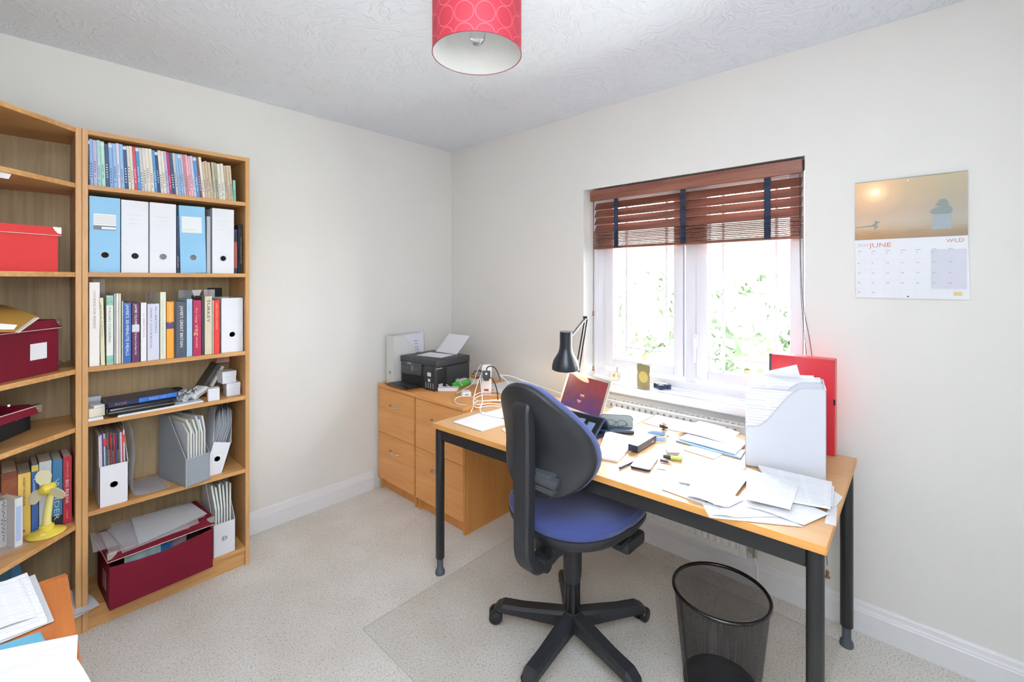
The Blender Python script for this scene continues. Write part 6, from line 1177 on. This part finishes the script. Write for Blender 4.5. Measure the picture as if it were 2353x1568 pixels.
cd_ = T('greeting_card', 'olive-gold card with a round pale emblem standing on the sill', 'card', ((ca+cb_)/2), atan2(cb_[1]-ca[1], cb_[0]-ca[0])); wc = (cb_-ca).length
MB().box(-wc/2, wc/2, 0, .0008, 0, chh).build('front', mat('olive gold card', '8a825c', .4), cd_); m = MB().at((wc/2, 0, 0), rz=R(168)); m.box(0, wc, 0, .0008, 0, chh).build('back', mat('olive gold card', '8a825c', .4), cd_)
m = MB(); m.prism([(wc*.36*cos(2*pi*k/32), chh*.47+wc*.36*sin(2*pi*k/32)) for k in range(32)], -.0006, -.0001, 'y').build('emblem', mat('pale gold print', 'c3b56e', .35, var=.45, scale=220), cd_)
bt_ = T('trinket_box', 'dark blue cluster of short cylinders on the sill beside the card', 'ornament', at(1522, 892, 'z', ZS), 0); nb = mat('navy enamel', '1f2c4c', .25)
MB().lathe([(.001, 0), (.03, 0), (.031, .022), (.026, .025), (.001, .026)], (0, 0, 0)).build('body', nb, bt_); m = MB(); [m.lathe([(.001, 0), (.014, 0), (.0145, .021), (.011, .024), (.001, .0245)], (.033*cos(a), .033*sin(a), 0), n=20) for a in (0.2, 1.77, 3.34, 4.91)]; m.build('small_cylinders', nb, bt_)
m = MB(); m.lathe([(.001, .0262), (.024, .0262), (.023, .027), (.001, .027)], (0, 0, 0)); m.build('silver_top', steel, bt_)
# ------------------------------------------------------------------ papers on the side desk
E2 = .7212
def side(label, q, z, m=None, th=.002, h=None, name='paper_sheet', cat='paper', n=6): return paper(name, label, [at(u, v, 'z', E2+z) for u, v in q], m or paper_m, th=th, h=h, cat=cat, n=n)
side('plastic wallet under the printed pages on the side desk', ((-80, 1500), (70, 1452), (123, 1428), (80, 1322), (-80, 1352)), 0) if 0 else None
side('clear plastic wallet holding the printed pages on the side desk', ((-40, 1497), (124, 1428), (80, 1322), (-60, 1380)), .0, frost2, .002)
side('printed white pages at the upper left of the side desk', ((-40, 1488), (108, 1432), (62, 1324), (-70, 1376)), .003, pr_m, .008)
side('top printed page fanned on the pages at the upper left of the side desk', ((-60, 1470), (85, 1418), (40, 1330), (-90, 1372)), .0125, pr_m, .001, h=lambda a, b: .004*sin(3*a))
side('teal blue folder on the side desk between two paper piles', ((-40, 1545), (110, 1487), (92, 1456), (-60, 1506)), 0, mat('teal blue card', '5f9fb8', .45), .003, name='folder', cat='folder')
side('white band edge of the folder beneath the teal one on the side desk', ((-40, 1548), (101, 1490), (97, 1455), (90, 1455)), 0) if 0 else None
side('wide white sheet lying across the front of the side desk', ((-60, 1640), (176, 1535), (179, 1458), (-60, 1512)), .004, paper_m, .001, h=lambda a, b: .002*sin(3*a+b))
side('printed sheet at the bottom left corner, over the wide white one', ((-60, 1670), (190, 1600), (140, 1480), (-80, 1548)), .008, pr_m, .0015, h=lambda a, b: .005*sin(2.5*a))
side('nearest white sheet at the bottom left corner of the view', ((0, 1680), (225, 1600), (165, 1500), (-20, 1560)), .0135, paper_m, .0012, h=lambda a, b: .004*sin(3*b))
